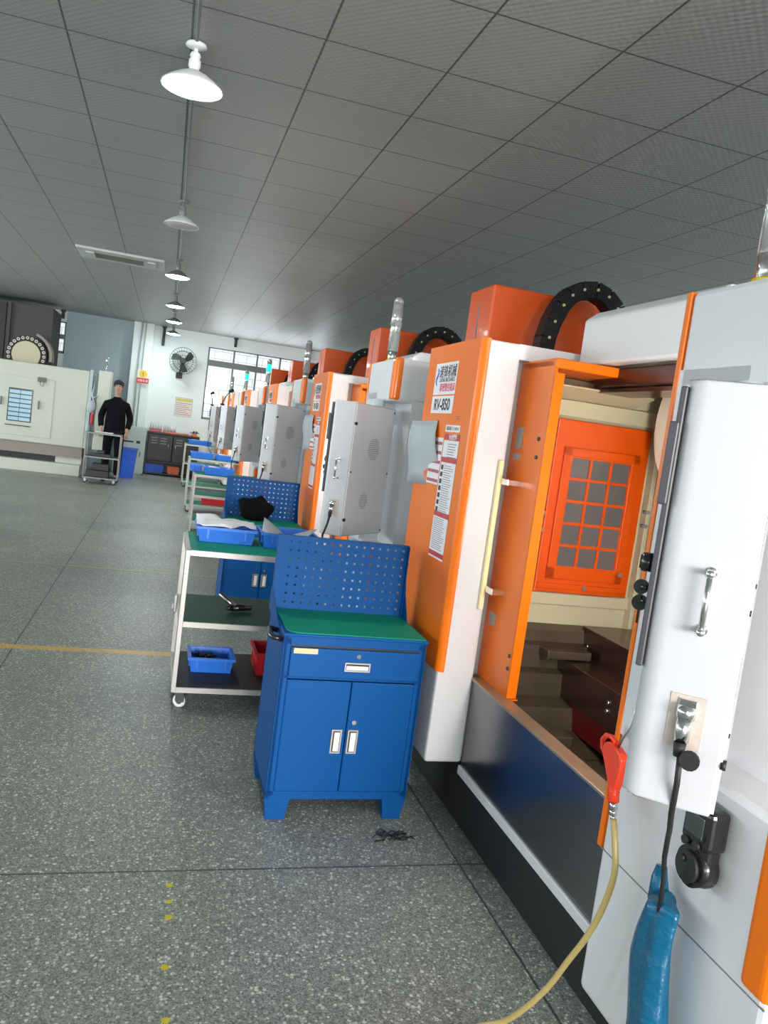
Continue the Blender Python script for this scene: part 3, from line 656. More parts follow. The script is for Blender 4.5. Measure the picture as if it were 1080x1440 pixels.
o = O('work_glove_bundle', mb, 'cloth', loc=(.75, 6.26, .763)); tag(o, 'crumpled black cloth bag on the second blue cabinet in front of its pegboard', 'cloth bag')
mb = MB()
for k in range(26):
    x_, y_ = 1.02+random.uniform(-.07, .07), 2.80+random.uniform(-.035, .035)
    mb.tube([(x_-.02, y_, .004), (x_, y_+random.uniform(-.02, .02), .012), (x_+.02, y_+.01, .004)], .0022, 5)
o = O('metal_swarf', mb, 'tool_dark'); tag(o, 'small heap of dark metal shavings on the floor at the foot of the blue cabinet', 'shavings', kind='stuff')

# ------------------------------------------------------------------ the row of orange and white machining centres
ML = 2.49
FILL_ES = 50
def machine():
    t = E('machining_centre')     # origin: front plane, near end, floor; x goes back from the aisle, y along the row
    O('base', MB().box(.165, 1.95, .06, ML-.03, 0, .24, bev=.01), 'black', t)
    mb = MB().box(0, .42, 0, .57, .226, .94, bev=.014).box(.0, .42, .33, .57, .90, 1.80).box(0, .42, 0, .57, 1.75, 1.985, bev=.014).box(.115, .42, 0, .36, .93, 1.77)
    nc = O('near_column', mb, 'white', t)
    O('seam', MB().box(-.0008, .002, .0, .57, .599, .602), 'ink_grey', nc)
    O('edge_trim', MB().box(-.003, .03, .57, .588, .60, 1.985, bev=.003), 'orange', t, label='thin orange strip')
    for z0, z1 in ((.602, .938), (1.752, 1.987)):
        O('corner_trim', MB().box(-.004, .05, -.004, .075, z0, z1, bev=.02, seg=4), 'orange', t, label='orange corner strip')
    O('side_panel', MB().box(.41, 2.0, 0, .10, .226, 1.985, bev=.01), 'side_white', t)
    O('roof_cover', MB().prism([(.39, 1.93), (.39, 2.11), (.44, 2.15), (.95, 2.15), (1.0, 2.10), (1.0, 1.95), (.45, 1.95), (.45, 1.93)], 'y', 1.01, 1.80, bev=.02).box(.39, 1.0, .05, 1.02, 1.93, 1.975), 'white', t)
    # far column
    mb = MB().box(.0, .162, 1.85, ML, .25, 1.985, bev=.012).box(.16, 2.0, 1.93, ML, .24, 1.985, bev=.01).box(.15, .95, 1.852, 1.93, 1.925, 1.985)
    fc = O('far_column', mb, 'white', t)
    mb = MB().box(-.006, .0, 1.875, ML, .62, 1.987)
    # rounded corner skin
    pts = [(-.006, ML), (-.006, 1.876)]+[(.026-.032*math.cos(R(a)), 1.876-.032*math.sin(R(a))) for a in range(10, 91, 10)]+[(.026, 1.85), (.02, 1.88), (.002, 1.90), (.002, ML)]
    mb = MB().prism(pts, 'z', .635, 1.988)
    fp = O('front_panel', mb, 'orange', t, label='orange front panel of the far column')
    for f_ in fp.data.polygons: f_.use_smooth = False
    O('front_panel_screw', MB().cyl((-.012, 2.01, 1.668), (-.005, 2.01, 1.668), .006, n=10), 'chrome', fp)
    # labels on the orange panel
    X = -.0065
    s_ = O('company_label', MB().box(X-.001, X, 2.09, 2.37, 1.768, 1.908), 'sticker', t)
    text_obj('lettering', '速锋机械', .058, 'ink', s_, face_mtx('-x', (X-.0015, 2.205, 1.866)), .92, .0004)
    text_obj('lettering', 'SUFENG MECHANICS', .026, 'ink_grey', s_, face_mtx('-x', (X-.0015, 2.205, 1.832)), .78, .0003)
    text_obj('lettering', '精密数控机床', .040, 'ink_red', s_, face_mtx('-x', (X-.0015, 2.19, 1.797)), .80, .0001)
    mb = MB()
    for k in range(3): mb.tube([(X-.0015, 2.335-.012*math.sin(a*.5+k), 1.885-.008*k-a*.0065) for a in range(10)], .0028, 4)
    O('emblem', mb, 'ink_blue', s_)
    s_ = O('model_label', MB().box(X-.001, X, 2.09, 2.37, 1.686, 1.762), 'sticker', t)
    text_obj('lettering', 'RV-850', .070, 'ink', s_, face_mtx('-x', (X-.0015, 2.232, 1.722)), .98, .0014)
    s_ = O('number_label', MB().box(X-.001, X, 1.965, 2.135, 1.608, 1.637), 'sticker', t)
    text_obj('lettering', '机床编号: 21-08-47', .019, 'ink_grey', s_, face_mtx('-x', (X-.0015, 2.05, 1.622)), .95, 0)
    s_ = O('instruction_label', MB().box(X-.001, X, 1.955, 2.135, 1.070, 1.600), 'sticker', t)
    for z0, z1 in ((1.572, 1.600), (1.478, 1.500), (1.246, 1.268), (1.078, 1.098)): O('red_band', MB().box(X-.0015, X, 1.955, 2.135, z0, z1), 'sticker_red', s_)
    text_obj('lettering', '安全操作', .026, 'sticker', s_, face_mtx('-x', (X-.002, 2.03, 1.586)), .9, .0005)
    mb = MB()
    for k in range(7):
        z = 1.455-k*.030
        mb.box(X-.0015, X, 2.098, 2.126, z-.009, z+.011)
    O('pictograms', mb, 'ink', s_)
    mb = MB(); random.seed(3)
    for z in [1.555-.011*k for k in range(7)]: mb.box(X-.0014, X, 1.985+random.uniform(-.02, .03), 2.08, z, z+.003)
    for z in [1.462-.0095*k for k in range(21)]: mb.box(X-.0014, X, 1.97+random.uniform(0, .04), 2.088, z, z+.0026)
    for z in [1.236-.0085*k for k in range(16)]:
        if z > 1.105: mb.box(X-.0014, X, 1.97+random.uniform(0, .04), 2.125, z, z+.0026)
    O('printed_lines', mb, 'ink_grey', s_)
    s_ = O('warning_label', MB().box(X-.001, X, 2.145, 2.30, 1.375, 1.580), 'sticker', t)
    mb = MB()
    for k in range(5): mb.box(X-.0015, X, 2.15, 2.296, 1.548-k*.041, 1.562-k*.041)
    O('red_bands', mb, 'tool_pink', s_)
    mb = MB(); rows = [[(X-.003-.05*(i/6)**2*.5-.012*math.sin(j*1.1), 2.245+.29*i/6-(.05 if j > 1 else 0)*(i/6)*0-.02*j*(1-i/6), 1.655-.29*j/5-.01*(i/6)) for i in range(7)] for j in range(6)]
    V = [[mb.bm.verts.new(p) for p in r_] for r_ in rows]
    for j in range(5):
        for i in range(6): f_ = mb.bm.faces.new((V[j][i], V[j+1][i], V[j+1][i+1], V[j][i+1])); f_.smooth = True
    o = O('taped_sheet', mb, 'paper_grey', t, label='grey sheet taped over the panel edge'); o.modifiers.new('thick', 'SOLIDIFY').thickness = .001
    # stainless apron with white lip
    ap = O('apron', MB().box(.16, .20, .56, 1.852, .238, .612, bev=.002), 'apron', t)
    O('sill', MB().box(.155, .215, .56, 1.852, .606, .618, bev=.002), 'cover_top', ap)
    O('lip', MB().box(.150, .20, .56, 1.852, .205, .242, bev=.004), 'white', ap)
    # sliding orange door pushed open to the far side
    r_ = .05
    pts = [(1.61, .615), (1.905, .615), (1.905, 1.915), (1.66, 1.915)]+[(1.66-r_*math.sin(R(a)), 1.865+r_*math.cos(R(a))) for a in range(15, 91, 15)]
    d_ = O('sliding_door', MB().prism(pts, 'x', .20, .212).box(.20, .240, 1.607, 1.616, .62, 1.87).box(.20, .56, 1.607, 1.90, 1.888, 1.925, bev=.008, seg=3).box(.54, .63, 1.72, 1.90, 1.875, 1.895, bev=.003)
           .box(.20, .245, 1.60, 1.66, .612, .618), 'orange', t)
    O('pull_bar', MB().box(.130, .150, 1.828, 1.85, .91, 1.52, bev=.004), 'handle_bar', d_, label='pale vertical pull bar')
    for z0, z1 in ((1.425, 1.450), (.985, 1.01)): O('pull_bracket', MB().box(.145, .202, 1.76, 1.852, z0, z1, bev=.003), 'chrome', d_)
    for z0, z1 in ((1.575, 1.66), (1.53, 1.555), (.85, .90)): O('door_patch', MB().box(.196, .201, 1.80, 1.86, z0, z1), 'cart_metal', d_)
    for y_, z_ in ((1.66, 1.62), (1.66, 1.55), (1.63, .78), (1.63, .73)): O('door_screw', MB().cyl((.195, y_, z_), (.202, y_, z_), .008, n=10), 'ink', d_)
    O('rail', MB().box(.46, .54, .57, 1.78, 1.855, 1.925, bev=.006).box(.47, .62, .57, 1.75, 1.835, 1.85), 'cover_brown', t)
    # inside of the enclosure
    mb = MB().box(.218, 1.04, 1.905, 1.93, .50, 1.93).box(.245, 1.04, 1.885, 1.91, .50, 1.885)
    mb.box(.25, .36, 1.868, 1.886, .88, 1.88, bev=.003).box(.84, .86, 1.84, 1.886, .50, 1.80, bev=.003).box(.88, .94, 1.86, 1.886, .50, 1.9, bev=.003).box(.30, .90, 1.868, 1.886, 1.735, 1.80, bev=.003).box(.30, .90, 1.868, 1.886, .945, .995, bev=.003).box(.30, .33, 1.868, 1.886, .85, .95)
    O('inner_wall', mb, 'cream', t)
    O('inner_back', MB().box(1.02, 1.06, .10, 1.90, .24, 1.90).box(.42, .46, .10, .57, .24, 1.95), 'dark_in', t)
    O('inner_roof', MB().prism([(1.886, 1.80), (1.886, 1.806), (1.74, 1.846), (1.74, 1.840)], 'x', .25, .72).box(.62, 1.04, .10, 1.89, 2.03, 2.05), 'cream', t)
    O('fill_panel', MB().box(.22, .33, .592, .606, 1.0, 1.66, bev=.003), mat('fill_glow', (1, 1, 1), .4, emit=(1, .97, .90), es=FILL_ES), t, label='added glowing fill panel')  # hidden glowing panel added to brighten the inside of the enclosure
    q = O('service_hatch', MB().box(.375, .815, 1.856, 1.88, 1.00, 1.722, bev=.004), 'orange_dark', t, label='orange hatch with a grid window')
    O('hatch_frame', MB().box(.415, .450, 1.842, 1.858, 1.06, 1.61, bev=.002).box(.735, .770, 1.842, 1.858, 1.06, 1.61, bev=.002).box(.415, .770, 1.842, 1.858, 1.575, 1.61, bev=.002).box(.415, .770, 1.842, 1.858, 1.06, 1.11, bev=.002).box(.385, .805, 1.846, 1.858, 1.018, 1.04, bev=.002), 'orange_dark', q)
    mb = MB()
    for i in range(4): mb.box(.45+i*.095-.006, .45+i*.095+.006, 1.846, 1.857, 1.11, 1.575)
    for j in range(6): mb.box(.45, .735, 1.846, 1.857, 1.11+j*.093-.006, 1.11+j*.093+.006)
    O('grid_bars', mb, 'orange_dark', q)
    O('grid_window', MB().box(.45, .735, 1.852, 1.8565, 1.11, 1.575), 'grid_glass', q)
    mb = MB()
    for x, z in ((.36, 1.33), (.36, 1.26), (.845, 1.38), (.845, 1.32), (.76, 1.10), (.60, 1.03)): mb.cyl((x, 1.838, z), (x, 1.87, z), .009, n=10)
    O('hatch_bolts', mb, 'ink_grey', q)
    O('tool_disc', MB().cyl((.72, 1.42, 1.745), (.80, 1.42, 1.745), .285, n=56).cyl((.735, 1.42, 1.745), (.79, 1.42, 1.745), .296, n=56, mi=1), ['disc', 'black'], t, label='pale round tool magazine cover')
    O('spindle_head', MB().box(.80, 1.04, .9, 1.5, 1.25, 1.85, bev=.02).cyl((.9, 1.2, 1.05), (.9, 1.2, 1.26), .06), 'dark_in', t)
    O('table', MB().box(.62, 1.02, .90, 1.825, .715, .865, bev=.004).box(.615, 1.0, .90, 1.83, .855, .872, bev=.002), 'cover_brown', t)
    O('saddle', MB().box(.49, .98, .70, 1.80, .60, .752, bev=.004), 'cover_brown', t)
    O('saddle_skirt', MB().box(.50, .96, .75, 1.72, .50, .60), 'cover_red', t)
    O('saddle_bolts', MB().cyl((.483, 1.37, .70), (.492, 1.37, .70), .008, n=8).cyl((.483, 1.37, .668), (.492, 1.37, .668), .008, n=8).cyl((.61, 1.77, .80), (.62, 1.77, .80), .007, n=8), 'chrome', t)
    O('chip_slope', MB().prism([(1.885, .86), (1.82, .845), (1.81, .80), (1.78, .79), (1.77, .70), (1.72, .69), (1.71, .60), (1.62, .585), (1.60, .50), (1.40, .47), (1.42, .44), (1.885, .44)], 'x', .215, 1.02).box(.40, .60, 1.70, 1.84, .755, .79, bev=.006), 'swarf', t)
    mb = MB().box(.20, 1.02, .10, 1.89, .42, .46)
    for k in range(6): mb.box(.225+k*.035, .245+k*.035, .57, 1.50, .46, .53-.008*k, bev=.003)
    mb.box(.225, .40, 1.42, 1.52, .50, .545, bev=.006)
    O('chip_tray', mb, 'swarf', t)
    # column tower with cable chain, seen above the covers
    tw = O('column_tower', MB().box(.94, 1.80, 1.11, 1.56, .6, 2.71, bev=.012), 'orange_dark', t)
    O('tower_slot', MB().box(.9365, .942, 1.34, 1.36, 2.1, 2.6), 'ink_grey', tw)
    path = [(1.215, 1.9), (1.215, 2.2), (1.225, 2.35), (1.25, 2.46), (1.295, 2.575), (1.35, 2.65), (1.43, 2.70), (1.53, 2.715), (1.62, 2.685), (1.70, 2.62), (1.75, 2.52), (1.77, 2.35), (1.77, 2.1)]
    mb = MB(); h_ = .056
    for i in range(len(path)-1):
        (x0, z0), (x1, z1) = path[i], path[i+1]; L_ = math.hypot(x1-x0, z1-z0); a = math.atan2(z1-z0, x1-x0)
        nseg = max(1, round(L_/.055))
        for k in range(nseg):
            f0 = (k+.5)/nseg; cx, cz = x0+(x1-x0)*f0, z0+(z1-z0)*f0
            mb.box(-L_/nseg*.56, L_/nseg*.56, -.07, .05, -h_, h_, bev=.004, mtx=Matrix.Translation((cx, .80, cz)) @ Matrix.Rotation(-a, 4, 'Y'), seg=1)
    ch = O('cable_chain', mb, 'chain_black', t)
    mb = MB()
    for i in range(1, len(path)-1):
        x, z = path[i]; mb.cyl((x, .722, z), (x, .731, z), .010, n=8)
    O('chain_pins', mb, 'chain_dot', ch)
    sl = O('signal_lamp', MB().cyl((.085, .43, 2.06), (.085, .43, 2.345), .031, n=24).sphere((.085, .43, 2.345), .031, n=16), 'lamp_glass', t)
    O('light_section', MB().cyl((.085, .43, 2.20), (.085, .43, 2.30), .0325, n=24), 'lamp_glass', sl)
    O('lamp_stem', MB().cyl((.085, .43, 1.98), (.085, .43, 2.07), .022, .03, n=16), 'chrome', sl)
    O('lamp_collar', MB().cyl((.085, .43, 1.985), (.085, .43, 2.005), .034, n=20), 'yellow', sl)
    return t
def control_panel(parent):
    # origin: near bottom corner; narrow face looks along -y, vented back along +x
    r1 = .035
    pts = [(-.002, .437), (-.002, .004), (-.006, 0)]+[(-.148+r1-r1*math.sin(R(a)), r1-r1*math.cos(R(a))) for a in range(0, 91, 10)]+[(-.148, .437)]
    mb = MB().prism(pts, 'z', 0, .712)
    ee = [e for e in mb.bm.edges if all(abs(v.co.z-e.verts[0].co.z) < 1e-5 for v in e.verts)]
    bmesh.ops.bevel(mb.bm, geom=ee, offset=.006, segments=2, profile=.5, affect='EDGES')
    for f_ in mb.bm.faces: f_.smooth = abs(f_.normal.z) < .3
    p = O('control_panel', mb, 'panel_white', parent)
    wn = p.modifiers.new('wn', 'WEIGHTED_NORMAL'); wn.keep_sharp = False
    bp_ = O('back_plate', MB().box(-.004, .003, .006, .431, .006, .706, bev=.001), 'grey_panel', p, label='grey vented back plate')
    for cy, cz, rr in ((.235, .475, .062), (.19, .19, .045)):
        mb = MB()
        for i in range(-6, 7):
            for j in range(-6, 7):
                y, z = cy+i*.0105+(.005 if j % 2 else 0), cz+j*.0105
                if (y-cy)**2+(z-cz)**2 < rr*rr: mb.box(.0028, .0036, y-.0026, y+.0026, z-.0026, z+.0026)
        O('vent_holes', mb, 'ink_grey', bp_)
    mb = MB()
    for y, z in ((.012, .60), (.012, .09), (.02, .345), (.42, .69), (.42, .345), (.425, .02)): mb.cyl((.0, y, z), (.009 if z in (.60, .09) else .006, y, z), .009 if z in (.60, .09) else .005, n=10)
    O('back_screws', mb, 'black', bp_)
    O('grab_handle', MB().cyl((-.062, -.028, .306), (-.062, -.028, .402), .0052, n=14).sphere((-.062, -.028, .402), .0075).sphere((-.062, -.028, .306), .0075).cyl((-.062, 0, .402), (-.062, -.028, .402), .0045, n=10).cyl((-.062, 0, .306), (-.062, -.028, .306), .0045, n=10).cyl((-.062, 0, .402), (-.062, -.004, .402), .009).cyl((-.062, 0, .306), (-.062, -.004, .306), .009), 'chrome', p)
    O('socket_plate', MB().box(-.092, -.034, -.0022, .001, .103, .194, bev=.001), 'socket', p, label='worn recessed plate')
    O('connector', MB().cyl((-.063, -.010, .178), (-.064, -.014, .158), .0155, n=20).cyl((-.064, -.013, .160), (-.064, -.018, .120), .0125, n=20).box(-.078, -.048, -.007, 0, .158, .188, bev=.002), 'chrome', p)
    O('cable_gland', MB().cyl((-.064, -.022, .120), (-.064, -.024, .096), .0105, .008, n=14), 'rubber', p)
    o = O('control_face', MB().box(-.158, -.146, .012, .425, .22, .70, bev=.003).box(-.166, -.150, .004, .43, .50, .64, bev=.003), 'panel_dark', p)
    O('display', MB().box(-.160, -.157, .09, .36, .42, .66), 'screen', o)
    O('rotary_knob', MB().cyl((-.158, .05, .395), (-.178, .05, .395), .017, n=16).box(-.182, -.175, .045, .055, .383, .407), 'gloss_black', o)
    O('key', MB().cyl((-.158, .04, .352), (-.172, .04, .352), .006).cyl((-.172, .036, .352), (-.172, .044, .352), .013, n=16).box(-.174, -.170, .037, .043, .32, .342).cyl((-.158, .055, .325), (-.170, .055, .325), .006).cyl((-.172, .05, .322), (-.172, .058, .322), .014, n=16).box(-.174, -.170, .052, .056, .285, .312), 'gloss_black', o)
    O('pivot_arm', MB().cyl((-.075, .37, .70), (-.075, .37, .756), .028).box(-.11, -.04, .33, .41, .708, .716, bev=.003), 'steel_box', p)
    return p
m1 = machine(); m1.location = (1.16, 1.09, 0)
cp = control_panel(m1); cp.location = (.923-1.16, 1.04-1.09, 1.0); cp.rotation_euler = (0, 0, -R(42))
tag(m1, 'orange and white machining centre nearest the camera with its orange door open', 'machine', 'row of orange and white machining centres')
ml = ['orange and white machine second from the camera, behind the nearest blue pegboard', 'third orange and white machine in the row, rising behind the second blue pegboard',
      'fourth machine in the row, seen as a narrow grey panel and orange strip', 'fifth machine in the row, mostly hidden, green lamp above it', 'farthest machine in the row, in front of the barred window']
m2 = None
for i in range(1, 6):
    if i == 1:
        o = copy_tree(m1); c_ = [c for c in o.children if c.name.startswith('control_panel')][0]
        c_.location = (-.223, -.14, 1.0); c_.rotation_euler = (0, 0, -R(44))
        O('cable', MB().tube([(-.064, -.024, .10), (-.068, -.03, .06), (-.085, -.035, 0.0), (-.09, -.03, -.08), (-.06, .0, -.18), (0, .06, -.28)], .006, 8), 'rubber', c_)
        m2 = o
    else: o = copy_tree(m2)
    o.location = (1.16, 1.09+3.08*i, 0); tag(o, ml[i-1], 'machine')
    if i in (3, 4):
        s_ = [c for c in o.children if c.name.startswith('signal_lamp')][0]
        s_ = [c for c in s_.children if c.name.startswith('light_section')][0]
        s_.data = s_.data.copy(); s_.data.materials[0] = M['lamp_green']; s_['label'] = 'lit green section'


for k, (x, y, lean, lb) in enumerate(((.86, 13.42, .10, 'thin dark bent lamp arm on top of the fourth control panel, against the window'), (.86, 16.50, -.04, 'thin dark upright lamp arm on the farthest control panels, against the window'))):
    g = E('lamp_arm', (x, y, 1.714)); tag(g, lb, 'lamp arm')
    O('base', MB().cyl((0, 0, 0), (0, 0, .03), .03, n=12), 'rubber', g)
    O('arm', MB().tube([(0, 0, .03), (lean*.3, 0, .12), (lean, 0, .24)], .008, 8), 'rubber', g)
    O('head', MB().cyl((lean-.02, 0, .24), (lean+.06, 0, .27), .02, .03, n=12), 'rubber', g)
# ------------------------------------------------------------------ things hanging on the nearest machine
hw = E('handwheel_unit', (1.157, 1.285, .735)); hw.scale = (.8, .8, .8); tag(hw, 'black handheld control unit hanging under the nearest control panel', 'handwheel')
mb = MB().box(-.065, 0, -.055, .05, .10, .21, bev=.016, seg=3).box(-.055, 0, -.045, .045, .0, .13, bev=.02, seg=3).cyl((-.060, 0, .045), (-.01, 0, .045), .052, n=28)
O('body', mb, 'gloss_black', hw)
O('display', MB().box(-.068, -.064, -.035, .035, .13, .185, bev=.003), 'screen', hw)
O('wheel', MB().cyl((-.072, 0, .045), (-.058, 0, .045), .040, n=28).cyl((-.080, .012, .062), (-.07, .012, .062), .009), 'rubber', hw)
O('knob', MB().cyl((-.072, -.02, .11), (-.055, -.02, .11), .011), 'rubber', hw)
O('knob', MB().cyl((-.072, .022, .105), (-.055, .022, .105), .011), 'rubber', hw)
cw = [(.862, 1.063, 1.098), (.866, 1.064, 1.05), (.885, 1.088, .985), (.95, 1.165, .915), (1.02, 1.252, .85), (1.055, 1.295, .785), (1.075, 1.31, .72), (1.09, 1.325, .63)]
O('cable', MB().tube([((a-1.157)/.8, (b-1.285)/.8, (c-.735)/.8) for a, b, c in cw], .0065, 10), 'rubber', hw)
O('socket_cap', MB().cyl(((.868-1.157)/.8, (1.046-1.285)/.8, (1.098-.735)/.8), ((.862-1.157)/.8, (1.040-1.285)/.8, (1.098-.735)/.8), .020, n=14), 'rubber', hw)
bg = MB(); n_ = 28
prof = [(.0, .05, .030), (-.01, .035, .034), (-.03, .02, .038), (-.06, -.0, .040), (-.09, -.03, .042), (-.10, -.06, .044), (-.10, -.10, .046), (-.10, -.16, .047), (-.10, -.22, .046), (-.10, -.28, .047), (-.10, -.34, .048), (-.10, -.42, .050), (-.10, -.52, .046), (-.10, -.60, .03)]
rings = []
for k in range(27):
    z = .0-.60*k/26; cx, cy = -.075, .045+.012*math.sin(k*.35)
    ring = []
    for j in range(n_):
        a = 2*PI*j/n_; tw_ = k*.22
        r_ = (.034+.010*min(1, k/6))*(1+.13*math.sin(3*a+tw_)+.06*math.sin(7*a-2*tw_+k*.6))*(1.0 if k < 24 else .8-.2*(k-24))
        ring.append(bg.bm.verts.new((cx+r_*.8*math.cos(a), cy+r_*1.15*math.sin(a), z+.01*math.sin(a*2))))
    rings.append(ring)
for k in range(26):
    for j in range(n_): f_ = bg.bm.faces.new((rings[k][j], rings[k][(j+1) % n_], rings[k+1][(j+1) % n_], rings[k+1][j])); f_.smooth = True
bg.bm.faces.new(rings[0]); bg.bm.faces.new(rings[-1][::-1])
bg.tube([(-.06, .085, -.02), (-.055, .10, .02), (-.05, .105, .045)], [.024, .018, .012], 10)
o = O('plastic_bag_bundle', bg, 'bag', loc=(1.18, 1.285, .665)); tag(o, 'blue plastic bag wrapped as a sleeve round the cable under the black handwheel unit', 'bag')
# air gun with hose
ag = E('air_blow_gun', (1.10, 1.565, .815)); ag.scale = (.78, .78, .78); ag.rotation_euler = (-R(8), 0, 0); tag(ag, 'orange-red air blow gun hung at the edge of the nearest machine', 'air gun')
def gp(y, z, x=0): return (x, y, z)
body = [(.055, .065), (.062, .090), (.045, .112), (.02, .118), (-.005, .108), (-.035, .098), (-.045, .080), (-.04, .04), (-.028, .01), (-.018, -.02), (.012, -.018), (.018, .02), (.03, .045)]
mb = MB().prism(body, 'x', -.014, .014, bev=.006)
mb.tube([(0, .0, .0), (0, -.003, -.03), (0, -.004, -.055)], [.017, .016, .017], 12)
for k in range(6): mb.cyl((0, -.001, -.008-.008*k), (0, -.001, -.012-.008*k), .0185, n=14)
gb = O('body', mb, 'gun', ag)
O('hook', MB().tube([(0, .055, .07), (0, .078, .085), (0, .080, .110), (0, .060, .128), (0, .03, .130), (0, .005, .118)], .008, 8), 'gun', gb)
O('nozzle', MB().tube([(0, -.005, .105), (0, -.025, .14), (.01, -.045, .18), (.03, -.06, .29), (.04, -.065, .34)], .0042, 8), 'steel', ag)
O('coupler', MB().cyl((0, -.004, -.055), (0, -.006, -.078), .013, n=6).cyl((0, -.006, -.078), (0, -.008, -.094), .0115, n=16).cyl((0, -.008, -.094), (0, -.010, -.108), .0085, n=12), 'chrome', ag)
hp = [(1.10, 1.545, .735), (1.10, 1.525, .69), (1.10, 1.507, .62), (1.09, 1.518, .523), (1.075, 1.54, .44), (1.06, 1.57, .365), (1.045, 1.61, .27), (1.02, 1.655, .18), (1.0, 1.72, .09), (.96, 1.78, .03), (.90, 1.78, .0075), (.82, 1.68, .0075), (.76, 1.5, .0075)]
im = (Matrix.Translation((1.10, 1.565, .815)) @ Matrix.Rotation(-R(8), 4, 'X') @ Matrix.Scale(.78, 4)).inverted()
hp = [im @ Vector(p) for p in hp]
def smooth(pts, n=5):
    P = [Vector(p) for p in pts]; out = []
    for i in range(len(P)-1):
        p0, p1, p2, p3 = P[max(i-1, 0)], P[i], P[i+1], P[min(i+2, len(P)-1)]
        for k in range(n):
            t_ = k/n; out.append(.5*((2*p1)+(-p0+p2)*t_+(2*p0-5*p1+4*p2-p3)*t_*t_+(-p0+3*p1-3*p2+p3)*t_**3))
    out.append(P[-1]); return out
O('hose', MB().tube(smooth(hp), .0095, 10), 'hose', ag)

# ------------------------------------------------------------------ the person by the far trolley
ps = E('person', (-.93, 16.05, 0)); tag(ps, 'person in a long black coat and dark trousers standing behind the far trolley', 'person')
def skinned(name, V, Ed, Rr, m_, parent, root=0, sub=2):
    me = bpy.data.meshes.new(name); me.from_pydata(V, Ed, []); me.materials.append(M[m_])
    o = bpy.data.objects.new(name, me); COL.objects.link(o); o.parent = parent
    sk = o.modifiers.new('skin', 'SKIN'); sk.use_smooth_shade = True
    for i, r_ in enumerate(Rr):
        v = me.skin_vertices[0].data[i]; v.radius = r_ if isinstance(r_, tuple) else (r_, r_); v.use_root = (i == root)
    o.modifiers.new('sub', 'SUBSURF').levels = sub; o.modifiers['sub'].render_levels = sub
    return o
K = 1.09
V = []; Ed = []; Rr = []
def av(p, r_, par=None):
    V.append(tuple(c*K for c in p)); Rr.append(tuple(x*K for x in r_) if isinstance(r_, tuple) else r_*K)
    if par is not None: Ed.append((par, len(V)-1))
    return len(V)-1
pel = av((0, 0, .95), (.15, .10)); sp_ = av((0, 0, 1.15), (.13, .09), pel); chst = av((0, 0, 1.32), (.12, .08), sp_); nk = av((.0, .0, 1.47), .05, chst); nk2 = av((0, -.01, 1.56), .052, nk)
hd = av((0, -.015, 1.64), (.072, .085), nk2); hd2 = av((0, -.015, 1.72), (.066, .082), hd)
for s_ in (-1, 1):
    sh = av((s_*.17, 0, 1.37), .045, chst); el = av((s_*.235, .03, 1.14), .045, sh)
    wr = av((s_*.215, -.09, .93), .03, el); pm = av((s_*.205, -.115, .86), (.036, .02), wr)
    for k in range(4):
        f1 = av((s_*(.205+.026-.017*k), -.122, .81+.003*abs(k-1.5)), .009, pm); f2 = av((s_*(.203+.026-.017*k), -.118, .775+.005*abs(k-1.5)), .008, f1)
    av((s_*.17, -.13, .835), .009, pm)
    hp_ = av((s_*.09, 0, .86), .085, pel); kn = av((s_*.10, .0, .48), .06, hp_); an = av((s_*.105, .02, .09), .042, kn); av((s_*.11, -.10, .045), (.045, .035), an)
skinned('body', V, Ed, Rr, 'skin', ps)
V = []; Ed = []; Rr = []
a0 = av((0, 0, 1.02), (.19, .13)); a1 = av((0, 0, 1.2), (.165, .12), a0); a2 = av((0, 0, 1.36), (.15, .115), a1); a3 = av((0, 0, 1.47), (.07, .068), a2); av((0, -.005, 1.515), (.058, .06), a3); h0 = av((0, 0, .78), (.20, .14), a0)
for s_ in (-1, 1):
    sh = av((s_*.175, 0, 1.36), .066, a2); el = av((s_*.245, .03, 1.14), .062, sh); av((s_*.22, -.085, .945), .048, el)
skinned('coat', V, Ed, Rr, 'coat_black', ps)
V = []; Ed = []; Rr = []
b0 = av((0, 0, .93), (.155, .11))
for s_ in (-1, 1):
    hp_ = av((s_*.09, 0, .85), .098, b0); kn = av((s_*.10, 0, .48), .075, hp_); av((s_*.105, .015, .10), .062, kn)
skinned('trousers', V, Ed, Rr, 'trouser', ps)
for s_ in (-1, 1): O('shoe', MB().sphere((s_*.11*K, -.05*K, .045), .06, .85, 2.1, .75), 'rubber', ps)
mb = MB().sphere((0, .008*K, 1.715*K), .094*K, .95, 1.05, .88, 20)
for v in list(mb.bm.verts):
    if v.co.y < -.035*K and v.co.z < 1.745*K: v.co.y = -.035*K
    if v.co.z < 1.63*K: v.co.z = 1.63*K
O('hair', mb, 'hair', ps)
O('eye', MB().sphere((-.028*K, -.094*K, 1.685*K), .009).sphere((.028*K, -.094*K, 1.685*K), .009).box(-.045*K, -.012*K, -.099*K, -.088*K, 1.703*K, 1.709*K).box(.012*K, .045*K, -.099*K, -.088*K, 1.703*K, 1.709*K), 'hair', ps)
O('nose', MB().prism([(-.092*K, 1.69*K), (-.118*K, 1.648*K), (-.088*K, 1.642*K)], 'x', -.011, .011, bev=.003), 'skin', ps)
O('mouth', MB().box(-.022, .022, -.100*K, -.088*K, 1.612*K, 1.620*K, bev=.002), 'tool_pink', ps)
for s_ in (-1, 1): O('ear', MB().sphere((s_*.084*K, -.01, 1.675*K), .024, .35, .8, 1.2), 'skin', ps)

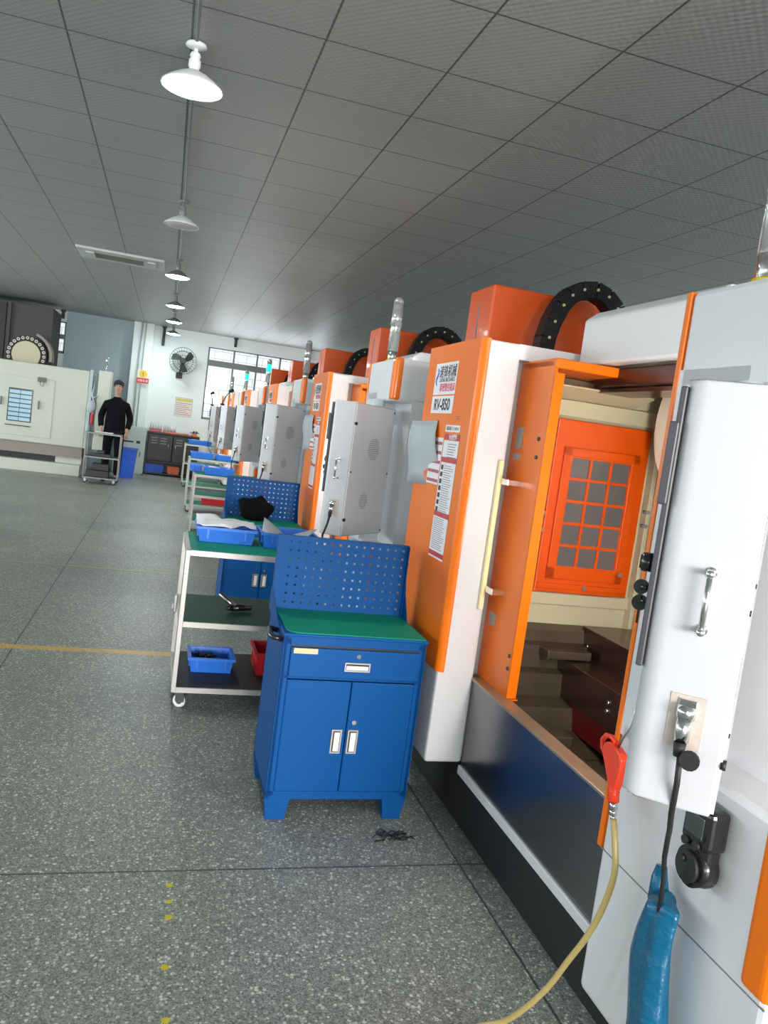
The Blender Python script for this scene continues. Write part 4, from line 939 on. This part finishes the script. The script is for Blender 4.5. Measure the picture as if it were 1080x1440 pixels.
# ------------------------------------------------------------------ light
w = bpy.data.worlds.new('World'); sc.world = w; w.use_nodes = True
bgn = w.node_tree.nodes['Background']; bgn.inputs[0].default_value = (.86, .94, 1, 1); bgn.inputs[1].default_value = 2.0
def area(name, loc, rot, sx, sy, power, col=(1, 1, 1)):
    l = bpy.data.lights.new(name, 'AREA'); l.shape = 'RECTANGLE'; l.size = sx; l.size_y = sy; l.energy = power; l.color = col
    o = bpy.data.objects.new(name, l); COL.objects.link(o); o.location = loc; o.rotation_euler = rot
    return o
for k, a in enumerate(lw):
    area('window_fill', (XL-.16, (a[0]+a[1])/2, (a[2]+a[3])/2), (0, -PI/2, 0), a[3]-a[2], a[1]-a[0], (22, 45, 150, 230, 330, 400)[k], (.86, .96, 1))  # added fill at the unseen left openings, stronger towards the far end
area('front_fill', (-4.35, YF-.18, 1.95), (PI/2, 0, 0), 4.2, 2.0, 260, (.97, .98, 1))  # added fill from behind the camera, no doorway is built
l_ = area('front_fill', (1.7, YF-.18, 1.95), (PI/2, 0, 0), 5.3, 2.0, 760, (1, .955, .965)); l_.data.spread = R(120)  # warmer added fill for the faces turned towards the camera
for y_ in (-6.9, -2.7):
    l_ = area('window_fill', (XR+.16, y_, 1.9), (0, PI/2, 0), 1.9, 3.3, 150, (1, .96, .93)); l_.data.spread = R(130)  # added fill through the unseen right-wall openings
area('window_fill', (2.19, YB+.12, 2.25), (-PI/2, 0, 0), 2.7, 1.6, 60, (.88, .96, 1))

# ------------------------------------------------------------------ camera
cam = bpy.data.cameras.new('camera'); co = bpy.data.objects.new('camera', cam); COL.objects.link(co)
f_, r_, p_, y_ = 1111.42, -.13291, .093823, .28017
cr, sr, cp_, sp2_, cy, sy = math.cos(r_), math.sin(r_), math.cos(p_), math.sin(p_), math.cos(y_), math.sin(y_)
fwd = Vector((sy*cp_, cy*cp_, -sp2_)); right0 = Vector((cy, -sy, 0)); down0 = fwd.cross(right0)
right = cr*right0+sr*down0; down = -sr*right0+cr*down0
co.matrix_world = Matrix((( right.x, -down.x, -fwd.x, 0), (right.y, -down.y, -fwd.y, 0), (right.z, -down.z, -fwd.z, 1.55), (0, 0, 0, 1)))
cam.sensor_fit = 'VERTICAL'; cam.sensor_height = 36; cam.lens = f_*36/1440; cam.clip_start = .02; cam.clip_end = 200
sc.camera = co
vs = sc.view_settings; vs.view_transform = 'Standard'; vs.look = 'None'; vs.gamma = 1; vs.exposure = .0; vs.use_curve_mapping = False
